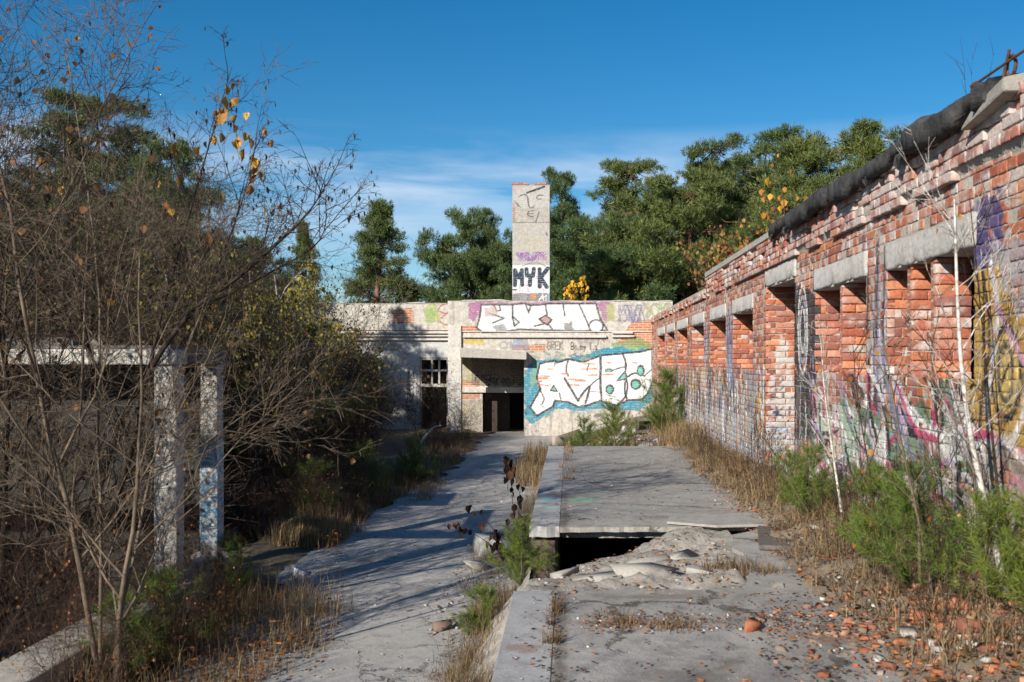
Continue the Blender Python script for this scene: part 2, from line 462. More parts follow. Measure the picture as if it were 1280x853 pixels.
# ------------------------------------------------------------------ ground
def gz(x, y):
    x = np.asarray(x, float); y = np.asarray(y, float)
    z = -.03 + .0 * x
    sm = lambda e0, e1, v: np.clip((v - e0) / (e1 - e0), 0, 1) ** 2 * (3 - 2 * np.clip((v - e0) / (e1 - e0), 0, 1))
    bumpy = (fbm(x, y, .9, 5) - .5) * .3
    left = sm(-2.9, -3.5, x)
    z = z + left * (.12 + bumpy)
    # sunken floor of the ruin beyond the kerb
    pit = sm(-4.05, -4.3, x) * sm(4.5, 5.5, y) * (1 - sm(14.2, 14.6, y)) * (1 - sm(-11.6, -12, x) * 0)
    z = z - pit * .9
    # under the platform
    un = sm(-.44, -.40, x) * (1 - sm(18.15, 18.3, y))
    z = z - un * .9
    # mound of rubble between the platform and the far block
    md = sm(-.7, 1.0, x) * sm(18.2, 18.5, y)
    z = z + md * (.42 + bumpy * .8)
    near = (np.abs(x) < 30) & (np.abs(y - 15) < 40)
    return np.where(near, z, -.03)


def grid(xs, ys, zf):
    X, Y = np.meshgrid(xs, ys); V = np.stack([X, Y, zf(X, Y)], -1).reshape(-1, 3)
    nx, ny = len(xs), len(ys); i = (np.arange(ny - 1)[:, None] * nx + np.arange(nx - 1)[None]).ravel()
    return V, np.stack([i, i + 1, i + nx + 1, i + nx], 1)


xs = np.concatenate([[-600, -200, -80, -40, -25, -18], np.arange(-14, -.6, .2), np.arange(-.6, -.3, .05), np.arange(-.3, 4, .2), [6, 9, 14, 25, 40, 80, 200, 600]])
ys = np.concatenate([[-100, -40, -15], np.arange(-8, 34, .2), [36, 40, 50, 70, 100, 200, 500, 900]])
V, Fq = grid(xs, ys, gz)
tag(np_mesh('ground', V, [Fq], M['soil'], smooth=True), kind='structure')


# concrete path on the left, with a short arm to the ruin
def path_left(y):
    e = -3.1 + .45 * np.clip((y - 17) / 4, 0, 1) + (fbm(y, y * 0, .8, 3) - .5) * .9
    arm = ((y > 10.6) & (y < 12.3))
    return np.where(arm, e - 1.2, e)


ys = np.arange(1, 33.3, .12); V = []; nx = 26
for y in ys:
    l = float(path_left(np.array([y]))[0]); r = -.36 if y < 31.4 else -1.46
    V += [(l + (r - l) * i / (nx - 1), y, .004 + float((vn(np.array([l + (r - l) * i / (nx - 1)]), np.array([y]), .6, 2)[0] - .5) * .03)) for i in range(nx)]
V = np.array(V); i = (np.arange(len(ys) - 1)[:, None] * nx + np.arange(nx - 1)[None]).ravel()
tag(np_mesh('path', V, [np.stack([i, i + 1, i + nx + 1, i + nx], 1)], M['path'], smooth=True), kind='structure')


# raised platform: near slab, far slab and the strip that joins them
def jag(a, b, n, amp, rnd):
    return [(a[0] + (b[0] - a[0]) * i / n + rnd.uniform(-amp, amp) * (0 < i), a[1] + (b[1] - a[1]) * i / n + rnd.uniform(-amp, amp) * (0 < i)) for i in range(n)]


ZS = .8
rj = random.Random(4)
pl = MB()
pts = [(-.09, -2), (2.62, -2)] + jag((2.62, 9.25), (1.55, 9.25), 4, .0, rj) + jag((1.45, 8.9), (1.28, 7.1), 8, .06, rj) + jag((1.2, 6.8), (-.09, 6.72), 10, .035, rj) + [(-.09, 6.72)]
pl.prism(pts, ZS - .13, ZS)
def lip(x0, x1, y, n, amp, seed):
    xs = np.linspace(x0, x1, n); d = (fbm(xs, xs * 0, 2.2, seed) - .5) * 2 * amp + (fbm(xs, xs * 0, 14, seed + 1, 2) - .5) * .05
    return [(float(a), float(y + b)) for a, b in zip(xs, d)]


pts = lip(-.09, 2.62, 9.32, 60, .09, 5) + [(2.62, 18.2)] + jag((2.62, 18.2), (-.09, 18.2), 12, .05, rj) + [(-.09, 18.2)]
pl.prism(pts, ZS - .045, ZS + .002)
pts = lip(-.09, 1.5, 9.43, 40, .05, 9) + [(1.5, 12), (-.09, 12)]
pl.prism(pts, ZS - .12, ZS - .062)
o = pl.build('platform', M['slab']); tag(o, kind='structure')
e = MB(); e.box(-.38, -.094, -2, 6.74, ZS - .13, ZS - .003); e.prism(lip(-.38, -.094, 9.34, 8, .05, 11) + [(-.094, 18.2), (-.38, 18.2)], ZS - .1, ZS)
tag(e.build('platform_kerb', M['slab_edge'], bevel=.004), kind='structure')
wl = MB(); wl.box(-.36, -.14, -2, 6.7, -1, ZS - .135); wl.box(-.36, -.14, 9.62, 18.15, -1, ZS - .135); wl.box(-.13, 2.6, 6.45, 6.62, -1, ZS - .135); wl.box(1.5, 1.7, 6.63, 18.1, -1, ZS - .135)
wl.box(-.36, 2.6, 18.05, 18.2, -1, ZS - .135)
tag(wl.build('platform_foundation', M['conc']), kind='structure')

def spray_on(m, spots):
    t = m.node_tree; b = t.nodes['Principled BSDF']; src = b.inputs['Base Color'].links[0].from_socket; v = coords(t, False); n = noise(t, v, 5, 6, .7)
    for (cx, cy, rx, ry, c, al) in spots:
        mp = t.nodes.new('ShaderNodeMapping'); mp.inputs['Location'].default_value = (-cx / rx, -cy / ry, 0); mp.inputs['Scale'].default_value = (1 / rx, 1 / ry, 0); t.links.new(v, mp.inputs[0])
        ln = t.nodes.new('ShaderNodeVectorMath'); ln.operation = 'LENGTH'; t.links.new(mp.outputs[0], ln.inputs[0])
        f = ramp(t, mth(t, 'ADD', ln.outputs['Value'], mth(t, 'MULTIPLY', n, 1.1)), [(.75, al), (1.45, 0)])
        src = mix(t, f, src, c)
    t.links.new(src, b.inputs['Base Color'])


spray_on(M['slab'], [(.15, 11.1, .55, .5, (.16, .36, .2), .75), (.7, 10.6, .5, .3, (.25, .38, .28), .4), (.3, 11.9, .5, .25, (.2, .38, .2), .5), (.4, 5.9, .8, .22, (.2, .1, .06), .7), (1.5, 5.6, .9, .5, (.24, .12, .07), .6)])
spray_on(M['path'], [(-2.2, 8.2, .7, .5, (.15, .115, .08), .8), (-1.1, 12.6, .6, .9, (.17, .14, .1), .75), (-2.6, 11.2, .7, .4, (.2, .165, .12), .6), (-.8, 9.3, .45, 1.6, (.14, .11, .08), .8), (-1.8, 17, .6, .5, (.22, .19, .15), .6), (-.7, 16.5, .35, 2.5, (.16, .135, .09), .7), (-2.7, 20, .7, 4, (.17, .14, .1), .7)])
spray_on(M['slab'], [(1.75, 8, .35, 3, (.17, .135, .1), .8), (1.85, 13, .3, 5, (.19, .15, .11), .8), (.9, 9.9, .7, .3, (.17, .15, .12), .6), (-.05, 7.2, .12, 12, (.12, .1, .08), .7), (.6, 6.55, 1.2, .18, (.16, .14, .11), .7), (1.2, 15, .9, .7, (.2, .19, .15), .5), (.4, 13.5, .7, .35, (.18, .17, .14), .5), (.6, 4.9, .7, .4, (.18, .165, .14), .5)])
spray_on(M['slab_edge'], [(-.24, 11.2, .3, .5, (.2, .5, .5), .8), (-.24, 10.6, .3, .3, (.25, .5, .35), .6), (-.25, 5.4, .3, .25, (.25, .15, .09), .6)])

# crumbled fill in the gap of the platform
xs = np.arange(-1.05, 1.5, .03); ys = np.arange(6.62, 9.5, .03)


def fillz(x, y):
    xl = np.clip(-.3 - x, 0, 3); x = np.maximum(x, -.36)
    d = (y - (7.62 + (x + .36) * 1.2)) * (xl < .02)            # beyond this slanting edge the fill falls into the cellar
    z = .79 - .15 * np.clip((y - 6.7) / 1.2, 0, 1) * np.clip((1.2 - x) / 1.2, 0, 1)
    z = z + .035 * np.exp(-((x - .55) ** 2 * 3 + (y - 7.6) ** 2 * 2))
    z = z - np.clip(d, 0, 2) * 2.2 - np.clip(d - .12, 0, 2) * 5
    z = z - xl * 1.25 - (xl > 0) * np.clip(xl * 6, 0, 1) * .12 * np.clip((y - 6.9) / 2, 0, 1)
    n = fbm((x - xl) * .8 + y * .5, y * 1.6 - (x - xl) * .9, 3.2, 21, 5)
    z = z + (n - .5) * .16 * np.clip((y - 6.62) / .2, 0.15, 1) + (fbm(x - xl, y, 16, 8, 3) - .5) * .05
    z = np.where(xl > .001, -.12 + (z + .12) * np.clip((y - 6.75) / .9, 0, 1) * np.clip((9.45 - y) / .5, 0, 1), z)
    return np.where((x > 1.25) & (y > 7), np.minimum(z, .78), z)


V, Fq = grid(xs, ys, fillz)
keep = V[Fq][:, :, 2].min(1) > -1.2
tag(np_mesh('rubble_slope', V, [Fq[keep]], M['rubble'], smooth=False), kind='structure')

# stony bank at the foot of the brick wing
xs = np.arange(1.2, 2.7, .04); ys = np.arange(2, 30.5, .06)


def bankz(x, y):
    e = 1.8 + (fbm(y, y * 0 + 2, .7, 9) - .5) * .7 + .15 * np.clip((y - 9) / 8, 0, 1) - .02 * np.exp(-(y - 5) ** 2 / 2.5)
    s = np.clip((x - e) / .75, -.4, 1)
    top = .26 - .02 * np.clip(y - 8, 0, 30)
    z = ZS - .012 + s * np.clip(top, .04, .3) + (s > 0) * (fbm(x, y, 5, 4) - .42) * .12 - np.where(s < 0, .1 * -s, 0)
    far = np.clip((y - 18.2) / .8, 0, 1)
    return z * (1 - far) + far * (np.clip((x - 1.2) / 1.2, 0, 1) * .3 + .42 + (fbm(x, y, 2, 6) - .5) * .2)


V, Fq = grid(xs, ys, bankz)
tag(np_mesh('bank', V, [Fq], M['bank'], smooth=True), kind='structure')


# ------------------------------------------------------------------ BRICK WING (right)
def wpx(px, py):      # photo pixel -> point on the wing's face
    d = px - VX
    return (F * XW / d, H - (py - VY) / d * XW)


WIN = [(3.55, 5.45, 3.09, 2.2), (6.43, 8.15, 3.09, 2.2), (8.76, 10.54, 3.1, 2.2), (11.5, 13.17, 3.33, .6), (14.15, 15.85, 3.1, 2.22), (16.6, 18.4, 3.1, 2.22),
       (19.3, 21.1, 3.1, 2.22), (22.0, 24.0, 3.1, 2.22), (24.7, 26.5, 3.1, 2.22), (27.3, 29.3, 3.1, 2.22)]
LH = [.23] * 3 + [.24] + [.23] * 6
Y0, Y1, YSTEP = 1.5, YF, 18.7
ZB, ZT, ZT2, ZL = .3, 3.94, 3.72, 3.5


def opening(y, z, m=0.0):
    for a, b, zt, zb in WIN:
        if a + m < y < b - m and zb < z < zt: return True
    return False


cv = Canvas(1.4, 31.5, .2, 4.2, .015)
rp = random.Random(11)
W_ = (.66, .64, .63); K_ = (.025, .025, .03)
wl_ = lambda pts: [wpx(*p) for p in pts]
# fence-like field of white, grey and black uprights
for i in range(330):
    y = rp.uniform(13.3, 24.2); z0 = rp.uniform(.6, 1.1); z1 = min(rp.uniform(1.5, 2.25), 2.3)
    c = rp.choice([W_, (.45, .45, .47), (.3, .3, .33), K_, K_, (.1, .1, .13), (.2, .22, .3), (.52, .34, .1)] if i > 60 else [(.3, .3, .32), (.2, .2, .22)])
    pts = smoothline([(y, z0), (y + rp.uniform(-.08, .08), (z0 * 2 + z1) / 3), (y + rp.uniform(-.1, .1), (z0 + 2 * z1) / 3), (y + rp.uniform(-.1, .1), z1)], 4)
    cv.stroke(pts, rp.uniform(.03, .075) if i > 60 else .25, c, .9 if i > 60 else .7)
for i in range(26):
    y = rp.uniform(13.3, 23); z = rp.uniform(1.9, 2.3); cv.stroke(smoothline([(y, z - .3), (y + .1, z), (y + .25, z - .05), (y + .3, z - .35)], 5), .06, rp.choice([K_, (.55, .36, .08), W_]), .9)
for (y0, y1, z0, z1, c, al) in ((13.3, 24, .6, 1.5, (.5, .5, .52), .5), (10.6, 11.5, .6, 1.0, (.55, .53, .5), .7), (4.0, 6.2, .7, 1.3, (.56, .52, .5), .7), (24, 31, .6, 1.6, (.55, .53, .5), .45)):
    n_ = int((y1 - y0) * 3); cv.poly([(y0, z0)] + [(y1, z0)] + [(y1 - (y1 - y0) * q / n_, z1 + rp.uniform(-.25, .25)) for q in range(n_ + 1)], c, al, .2)
for i in range(120):
    y = rp.uniform(13.3, 24.2); z0 = rp.uniform(.6, 1.6); cv.stroke(smoothline([(y, z0), (y + rp.uniform(-.06, .06), z0 + .25), (y + rp.uniform(-.08, .08), z0 + rp.uniform(.35, .6))], 4), rp.uniform(.03, .06), rp.choice([W_, W_, K_, K_, (.55, .36, .08), (.1, .13, .25)]), .95)
# dark pier with a ringed eye
cv.poly(wl_([(991, 352), (1019, 368), (1021, 548), (992, 548)]), (.04, .04, .045), .95, .1)
c0 = wpx(1003, 412)
for rr, c in ((.36, W_), (.27, (.35, .35, .38)), (.18, W_)): cv.ell(c0, rr * .62, rr * 1.35, c, .9, ring=.05)
for k in range(14):
    y = rp.uniform(10.6, 11.4); cv.stroke([(y, rp.uniform(.8, 1.2)), (y + rp.uniform(-.05, .05), rp.uniform(1.4, 2.1))], .05, rp.choice([(.4, .4, .42), W_, K_]), .8)
# pier between the two near windows: lilac, black and white streaks
for k in range(40):
    y = rp.uniform(8.15, 8.85); c = rp.choice([(.42, .38, .46), K_, (.55, .53, .57), (.3, .27, .36), W_, K_])
    z = rp.uniform(1.0, 2.6); cv.stroke(smoothline([(y, z), (y + rp.uniform(-.05, .05), z + .3), (y + rp.uniform(-.06, .06), z + rp.uniform(.4, .9))], 4), rp.uniform(.03, .09), c, .85)
# blue pier
for k in range(16):
    y = rp.uniform(15.9, 16.55); z = rp.uniform(1.9, 3.0); cv.stroke([(y, z), (y + rp.uniform(-.06, .06), z + .4)], .1, rp.choice([(.05, .12, .3), (.1, .22, .42), (.35, .4, .5)]), .8)
for k in range(12):
    y = rp.uniform(18.5, 19.2); z = rp.uniform(2.0, 2.7); cv.stroke([(y, z), (y + rp.uniform(-.06, .06), z + .4)], .1, rp.choice([(.1, .15, .3), (.3, .33, .45), K_]), .7)
# pale, green and rusty apron under the near windows
cv.poly([(6.0, .7), (10.6, .7), (10.6, 1.75), (9.4, 2.0), (8.6, 1.85), (7.7, 1.95), (6.6, 2.05), (6.0, 1.9)], (.58, .555, .53), .85, .25)
for (y, z, ry, rz, c) in ((7.4, 1.75, .35, .3, (.06, .2, .1)), (8.0, 1.55, .3, .25, (.14, .28, .17)), (6.9, 2.0, .25, .22, (.1, .22, .14)), (9.3, 1.7, .35, .3, (.3, .42, .32)), (9.9, 1.4, .4, .4, (.6, .5, .38)), (6.8, 1.2, .3, .3, (.42, .3, .42)), (10.2, 1.8, .3, .2, (.35, .45, .36)), (8.6, 1.1, .5, .3, (.62, .58, .55))):
    cv.poly([(y + ry * math.cos(a) * rp.uniform(.7, 1.2), z + rz * math.sin(a) * rp.uniform(.7, 1.2)) for a in np.linspace(0, 6.2, 12)], c, .75, .2)
for k in range(150):
    y = rp.uniform(6.1, 10.6); z = rp.uniform(.9, 2.05); a = rp.uniform(-.5, 1.5); L = rp.uniform(.15, .7)
    c = rp.choice([W_, W_, K_, K_, (.45, .05, .14), (.5, .12, .25), (.4, .3, .46), (.12, .2, .12), (.2, .22, .32)])
    cv.stroke(smoothline([(y, z), (y + L * math.cos(a) * .5 + rp.uniform(-.08, .08), z + L * math.sin(a) * .5), (y + L * math.cos(a), z + L * math.sin(a) + rp.uniform(-.1, .1))], 6), rp.uniform(.03, .085), c, .97)
# ochre panel with the ringed oval, near end
cv.poly(wl_([(1206, 318), (1250, 320), (1250, 360), (1290, 400), (1330, 420), (1330, 600), (1290, 575), (1228, 556), (1208, 500)]), (.5, .31, .07), .9, .12)
cv.poly(wl_([(1209, 250), (1250, 240), (1252, 310), (1238, 335), (1215, 322)]), (.05, .06, .2), .85, .3)
cv.stroke(wl_([(1236, 318), (1240, 345)]), .05, (.05, .06, .22), .8); cv.stroke(wl_([(1226, 318), (1228, 350)]), .04, (.05, .06, .22), .8)
cv.poly(wl_([(1238, 300), (1272, 300), (1300, 330), (1300, 420), (1272, 390), (1250, 350)]), (.5, .46, .5), .7, .15)
c0 = wpx(1256, 466); cv.ell(c0, .2, .27, (.55, .4, .14), .9); cv.ell(c0, .2, .27, K_, .95, ring=.045); cv.ell(c0, .1, .17, (.04, .04, .05), .9, ring=.04); cv.stroke([(c0[0] - .05, c0[1] + .05), (c0[0] + .05, c0[1] - .05)], .03, K_)
for pts, wd, c in (([(1238, 330), (1246, 390), (1240, 450), (1232, 520), (1250, 560)], .06, (.62, .6, .63)), ([(1228, 340), (1236, 420), (1226, 500), (1222, 570)], .045, K_),
                   ([(1180, 500), (1200, 540), (1240, 548), (1300, 585)], .07, (.5, .06, .16)), ([(1180, 510), (1204, 552), (1250, 556), (1310, 600)], .06, W_), ([(1250, 560), (1275, 590), (1310, 610)], .09, K_),
                   ([(1300, 430), (1270, 540), (1250, 548)], .06, W_), ([(1245, 380), (1262, 420), (1290, 470)], .06, (.52, .3, .38)), ([(1230, 600), (1245, 640), (1270, 600), (1290, 650)], .06, (.5, .08, .25)),
                   ([(1225, 640), (1240, 600), (1262, 630), (1268, 690)], .06, W_), ([(1236, 610), (1250, 670), (1262, 700)], .04, K_), ([(1120, 470), (1140, 520), (1170, 540), (1205, 536)], .08, W_), ([(1120, 480), (1142, 532), (1172, 552)], .05, (.5, .06, .16))):
    cv.stroke(smoothline(wl_(pts), 6), wd, c, .92)
cv.poly(wl_([(1222, 560), (1268, 566), (1300, 600), (1300, 720), (1225, 700)]), (.46, .36, .3), .5, .2)
# far end: a few pale and yellow blotches, tag on the piers
for k in range(40):
    y = rp.uniform(19, 30.5); z = rp.uniform(.9, 2.9)
    cv.stroke([(y, z), (y + rp.uniform(-.2, .2), z + rp.uniform(.2, .7))], rp.uniform(.06, .16), rp.choice([W_, (.55, .5, .25), (.3, .3, .4), (.5, .2, .12), (.6, .58, .52)]), .6)


def brick_colors(n, z, y, rnd):
    base = np.array([(.40, .125, .06), (.46, .16, .075), (.34, .10, .055), (.30, .105, .075), (.5, .21, .11), (.24, .095, .075), (.43, .19, .13)])
    c = base[rnd.randint(0, len(base), n)] * rnd.uniform(.85, 1.12, (n, 1)); c = c * .96 + c.mean(1, keepdims=True) * .04
    return c


def brick_field(bricks, mapf, cvs, rnd, su=.03, near=None):
    """bricks: (u0,u1,v0,v1,depth,color). front face a little grid, edges rubbed back, sides run into the mortar"""
    VV, CC, FF = [], [], []; base = 0
    for (u0, u1, v0, v1, dp, c, lime) in bricks:
        fine = near is not None and u0 < near; nu = max(2, int((u1 - u0) / (.016 if fine else su))) + 2; nv = 6 if fine else 4
        gu = np.concatenate([[u0], np.linspace(u0 + .005, u1 - .005, nu - 1), [u1]]); gv = np.concatenate([[v0], np.linspace(v0 + .005, v1 - .005, nv - 1), [v1]])
        U, Vv = np.meshgrid(gu, gv)
        D = dp + rnd.uniform(-.0012, .0012, U.shape)
        edge = np.zeros(U.shape, bool); edge[0] = edge[-1] = True; edge[:, 0] = edge[:, -1] = True
        D = D + edge * rnd.uniform(.0005, .004, U.shape)
        tl = rnd.uniform(-.003, .003, 2); D = D + (U - u0) * tl[0] + (Vv - v0) * tl[1]
        if rnd.rand() < .22:      # a knocked-off corner
            cu = u0 if rnd.rand() < .5 else u1; cvv = v0 if rnd.rand() < .5 else v1
            dd = np.hypot((U - cu) / .09, (Vv - cvv) / .06); D = D + np.clip(1 - dd, 0, 1) * rnd.uniform(.01, .04)
        U = U + edge * rnd.uniform(-.0025, .0025, U.shape); Vv = Vv + edge * rnd.uniform(-.0025, .0025, U.shape)
        n = U.size; u = U.ravel(); v = Vv.ravel()
        col = np.tile(c, (n, 1))
        l = np.clip((fbm(u, v, 11, 31) - .5 + lime) * 4, 0, 1)[:, None] * .75
        col = col * (1 - l) + np.array((.55, .51, .48)) * l
        if cvs is not None:
            rgb, a, _ = cvs.sample(u, v); a = (a * np.clip((.74 - fbm(u, v, 13, 77)) * 9, .1, 1))[:, None]
            col = col * (1 - a) + rgb * a
        # skirt
        ring = list(range(nu + 1)) + [(j * (nu + 1) + nu) for j in range(1, nv + 1)] + [nv * (nu + 1) + i for i in range(nu - 1, -1, -1)] + [j * (nu + 1) for j in range(nv - 1, 0, -1)]
        ring = np.array(ring); m = len(ring)
        uu = np.concatenate([u, u[ring]]); v2 = np.concatenate([v, v[ring]]); d2 = np.concatenate([D.ravel(), np.full(m, dp + .06)])
        VV.append(mapf(uu, v2, d2)); CC.append(np.concatenate([col, col[ring] * .9]))
        i = (np.arange(nv)[:, None] * (nu + 1) + np.arange(nu)[None]).ravel()
        q = np.stack([i, i + 1, i + nu + 2, i + nu + 1], 1)
        k = np.arange(m); s = np.stack([ring[k], n + k, n + (k + 1) % m, ring[(k + 1) % m]], 1)
        FF.append(np.concatenate([q, s]) + base); base += n + m
    return np.concatenate(VV), np.concatenate(CC), np.concatenate(FF)


wing = empty('brick_building', (XW, 15, 0), 0, 'roofless looking red brick wing with sprayed piers and pale window lintels along the right side', 'building')


def child(o):      # world-space mesh under an Empty that is not at the origin
    o.matrix_parent_inverse = o.parent.matrix_basis.inverted(); return o


bpy.context.view_layer.update()
CO = .0775
bl = []; rb = np.random.RandomState(5)
row = 0; z = ZB
while z < ZT - .03:
    hdr = row % 2; L = .128 if hdr else .258
    y = Y0 + (.065 if hdr else 0)
    top = z + CO
    while y < Y1 - .06:
        y1 = min(y + L - .011, Y1); zc = z + .035
        zt = ZT if y < YSTEP else ZT2
        a, b = y, y1; skip = zc > zt
        for (wa, wb, wt, wbm) in WIN:
            li = LH[WIN.index((wa, wb, wt, wbm))]
            if zc > wbm and zc < wt:
                if a >= wa - .02 and b <= wb + .02: skip = True
                elif a < wa < b: b = wa
                elif a < wb < b: a = wb
            elif wt <= zc < wt + li:
                A, B = wa - .06, wb + .06
                if a >= A - .02 and b <= B + .02: skip = True
                elif a < A < b: b = A - .008
                elif a < B < b: a = B + .008
        if not skip and b - a > .035:
            up = z > ZL
            dp = (-.045 if up else 0) + rb.uniform(-.003, .003) + (fbm(y, z, .5, 2) - .5) * .012
            pm = .015 if not up else .02
            if z < 3.6 and z > ZL and rb.rand() < .28: dp += .055     # eaten string course
            if zt - zc < .1 and (y > YSTEP or rb.rand() < .3) and rb.rand() < .3: pm = 1
            r_ = rb.rand()
            if r_ > pm:
                if r_ < pm + (.07 if not up else .12): dp += rb.uniform(.02, .055)
                lime = -.07 + (.14 if up else 0) + (.06 if (z > 3.3 and y < 9) else 0) + (rb.rand() < .1) * .25 + (fbm(y, z, .8, 14) - .5) * .45
                c = brick_colors(1, z, y, rb)[0]
                if up and y < 11: c = c * .75 + np.array((.36, .27, .27)) * .25
                bl.append((a, b, z + .0055, z + CO - .0055, dp, c, lime))
        y += L
    z += CO; row += 1
V, C, Fq = brick_field(bl, lambda u, v, d: np.stack([XW + d, u, v], 1), cv, rb, near=11.5)
# mortar face
mu = np.arange(Y0, Y1, .045); mv = np.arange(ZB, ZT2 + .001, .045)
U, Vv = np.meshgrid(mu, mv); nx = len(mu); i = (np.arange(len(mv) - 1)[:, None] * nx + np.arange(nx - 1)[None]).ravel()
Fm = np.stack([i, i + 1, i + nx + 1, i + nx], 1); u = U.ravel(); v = Vv.ravel()
cc = np.stack([u[Fm].mean(1), v[Fm].mean(1)], 1)
ok = np.array([not opening(a, b, -.01) for a, b in cc]); Fm = Fm[ok]
dm = .0065 + (fbm(u, v, 9, 3) - .5) * .012; dm = np.where(v > ZL + .1, dm - .03, dm + .008 * (v > ZL))
rgb, a, _ = cv.sample(u, v); mc = np.array((.42, .375, .32)) * (.7 + .5 * fbm(u, v, 6, 9))[:, None]; a = (a * .8)[:, None]; mc = mc * (1 - a) + rgb * a
Vm = np.stack([XW + dm, u, v], 1)
child(np_mesh('brickwork', np.concatenate([V, Vm]), [np.concatenate([Fq, Fm + len(V)])], M['brick'], wing, col=np.concatenate([C, mc])))

# wall core (0.38 m thick) around the openings
core = MB(); XA, XB = XW + .03, XW + .38
ys_ = [Y0] + [q for a, b, _, _ in WIN for q in (a, b)] + [Y1 - .02]
for i in range(0, len(ys_) - 1, 2):
    core.box(XA, XB, ys_[i] + .012, ys_[i + 1] - .012, ZB, ZT2)
for (a, b, zt, zb), lh in zip(WIN, LH):
    if zb > ZB + .35: core.box(XA, XB, a - .012, b + .012, ZB, zb)
    core.box(XA, XB, a - .012, b + .012, zt + .02, ZT2)
core.box(XA - .03, XB, Y0, YSTEP - .03, ZT2 + .002, ZT - .02)
m_, t_, b_ = nt('brick_core'); vv = coords(t_, False); s_ = t_.nodes.new('ShaderNodeSeparateXYZ'); t_.links.new(vv, s_.inputs[0]); c_ = t_.nodes.new('ShaderNodeCombineXYZ')
t_.links.new(mth(t_, 'ADD', s_.outputs[0], s_.outputs[1]), c_.inputs[0]); t_.links.new(s_.outputs[2], c_.inputs[1])
br = N(t_, 'ShaderNodeTexBrick', Scale=1.0); br.inputs['Brick Width'].default_value = .26; br.inputs['Row Height'].default_value = .0775; br.inputs['Mortar Size'].default_value = .01
br.inputs['Color1'].default_value = (.4, .14, .07, 1); br.inputs['Color2'].default_value = (.3, .11, .07, 1); br.inputs['Mortar'].default_value = (.4, .36, .31, 1)
t_.links.new(c_.outputs[0], br.inputs['Vector']); t_.links.new(br.outputs[0], b_.inputs['Base Color']); b_.inputs['Roughness'].default_value = .9
bump(t_, b_, mth(t_, 'SUBTRACT', noise(t_, vv, 20), br.outputs['Fac']), .8, .01)
M['core'] = m_
M['old_brick'] = concrete('old_brick', (.1, .055, .04), (.05, .04, .035), (.2, .16, .13), scale=2.5, bstr=1)
child(core.build('wall_core', m_, wing))

# jambs that face the viewer, brick by brick; the doorway jamb carries a sprayed tag
NAVY = (.03, .035, .1)
for wi, ((a, b, zt, zb), lh) in enumerate(zip(WIN, LH)):
    jb = []; z = ZB + CO * round((zb - ZB) / CO) if zb > 1 else .62; r = 0
    cj = None
    if zb < 1:
        cj = Canvas(0, .4, .5, 3.4, .008)
        cj.poly([(.0, .7), (.4, .7), (.4, 1.75), (.3, 2.6), (.2, 2.75), (.12, 2.3), (0, 1.75)], (.6, .58, .56), .85, .12)
        cj.poly([(.0, 1.35), (.4, 1.35), (.4, 1.5), (0, 1.5)], (.3, .45, .62), .45, .2)
        write(cj, '21.', .05, 1.86, .1, .16, .02, NAVY, .95); cj.ell((.17, 2.12), .06, .04, NAVY, .95, ring=.02); write(cj, 'NKT', .05, 1.6, .085, .16, .02, NAVY, .95)
        rr = random.Random(3)
        for k in range(16): cj.stroke([(rr.uniform(0, .35), rr.uniform(.8, 1.5)) for _ in range(2)], .02, rr.choice([K_, NAVY, (.4, .5, .6)]), .6)
    while z < zt - .02:
        segs = [(.0, .255), (.265, .38)] if r % 2 else [(0, .12), (.13, .375)]
        for (q0, q1) in segs:
            if rb.rand() > .03: jb.append((q0 + .004, q1, z + .005, min(z + CO - .006, zt - .003), rb.uniform(-.006, .006) + (.03 if rb.rand() < .06 else 0), brick_colors(1, 0, 0, rb)[0] * 1.06, -.16 + (rb.rand() < .12) * .3))
        z += CO; r += 1
    V, C, Fq = brick_field(jb, lambda u, v, d, b=b: np.stack([XW + u, b + d, v], 1), cj, rb)
    child(np_mesh('jamb', V, [Fq], M['brick'], wing, col=C))
    fins = {1: (7.10, 7.60), 2: (9.52,)}.get(wi, ())
    for fy in fins:
        jb = []; z = zb; r = 0
        while z < zt - .02:
            for (q0, q1) in ([(.0, .255)] if r % 2 else [(0, .12), (.13, .255)]):
                jb.append((q0 + .004, q1, z + .005, min(z + CO - .006, zt - .003), rb.uniform(-.006, .006), brick_colors(1, 0, 0, rb)[0] * 1.05, -.14 + (rb.rand() < .15) * .3))
            z += CO; r += 1
        V, C, Fq = brick_field(jb, lambda u, v, d, fy=fy: np.stack([XW + .012 + u, fy + d, v], 1), None, rb)
        fo = child(np_mesh('mullion', V, [Fq], M['brick'], wing, col=C))
        k = MB(); k.box(XW + .02, XW + .265, fy + .014, fy + .12, zb + .003, zt - .003)
        ko = k.build('mullion_core', m_, fo)
    ly = np.linspace(a - .055, b + .055, 26); lb = np.where(rb.rand(26) < .3, rb.uniform(.0, .03, 26), 0) + rb.uniform(0, .006, 26); lt = rb.uniform(-.008, .004, 26); fx = rb.uniform(-.004, .006, 26)
    lv = np.stack([np.stack([XW - .012 + fx + (lb > .012) * .02, ly, zt + lb], 1), np.stack([XW - .012 + fx, ly, zt + lb + .02], 1), np.stack([XW - .012 + fx, ly, zt + lh - .012 + lt], 1), np.stack([ly * 0 + XB, ly, zt + lh - .012 + lt], 1), np.stack([ly * 0 + XB, ly, ly * 0 + zt], 1)], 1).reshape(-1, 3)
    q5 = np.arange(25) * 5; lf = np.concatenate([np.stack([q5 + q, q5 + (q + 1) % 5, q5 + 5 + (q + 1) % 5, q5 + 5 + q], 1) for q in range(5)])
    child(np_mesh('lintel', lv, [lf, [[4, 3, 2, 1, 0]], [[125, 126, 127, 128, 129]]], M['lintel'], wing))
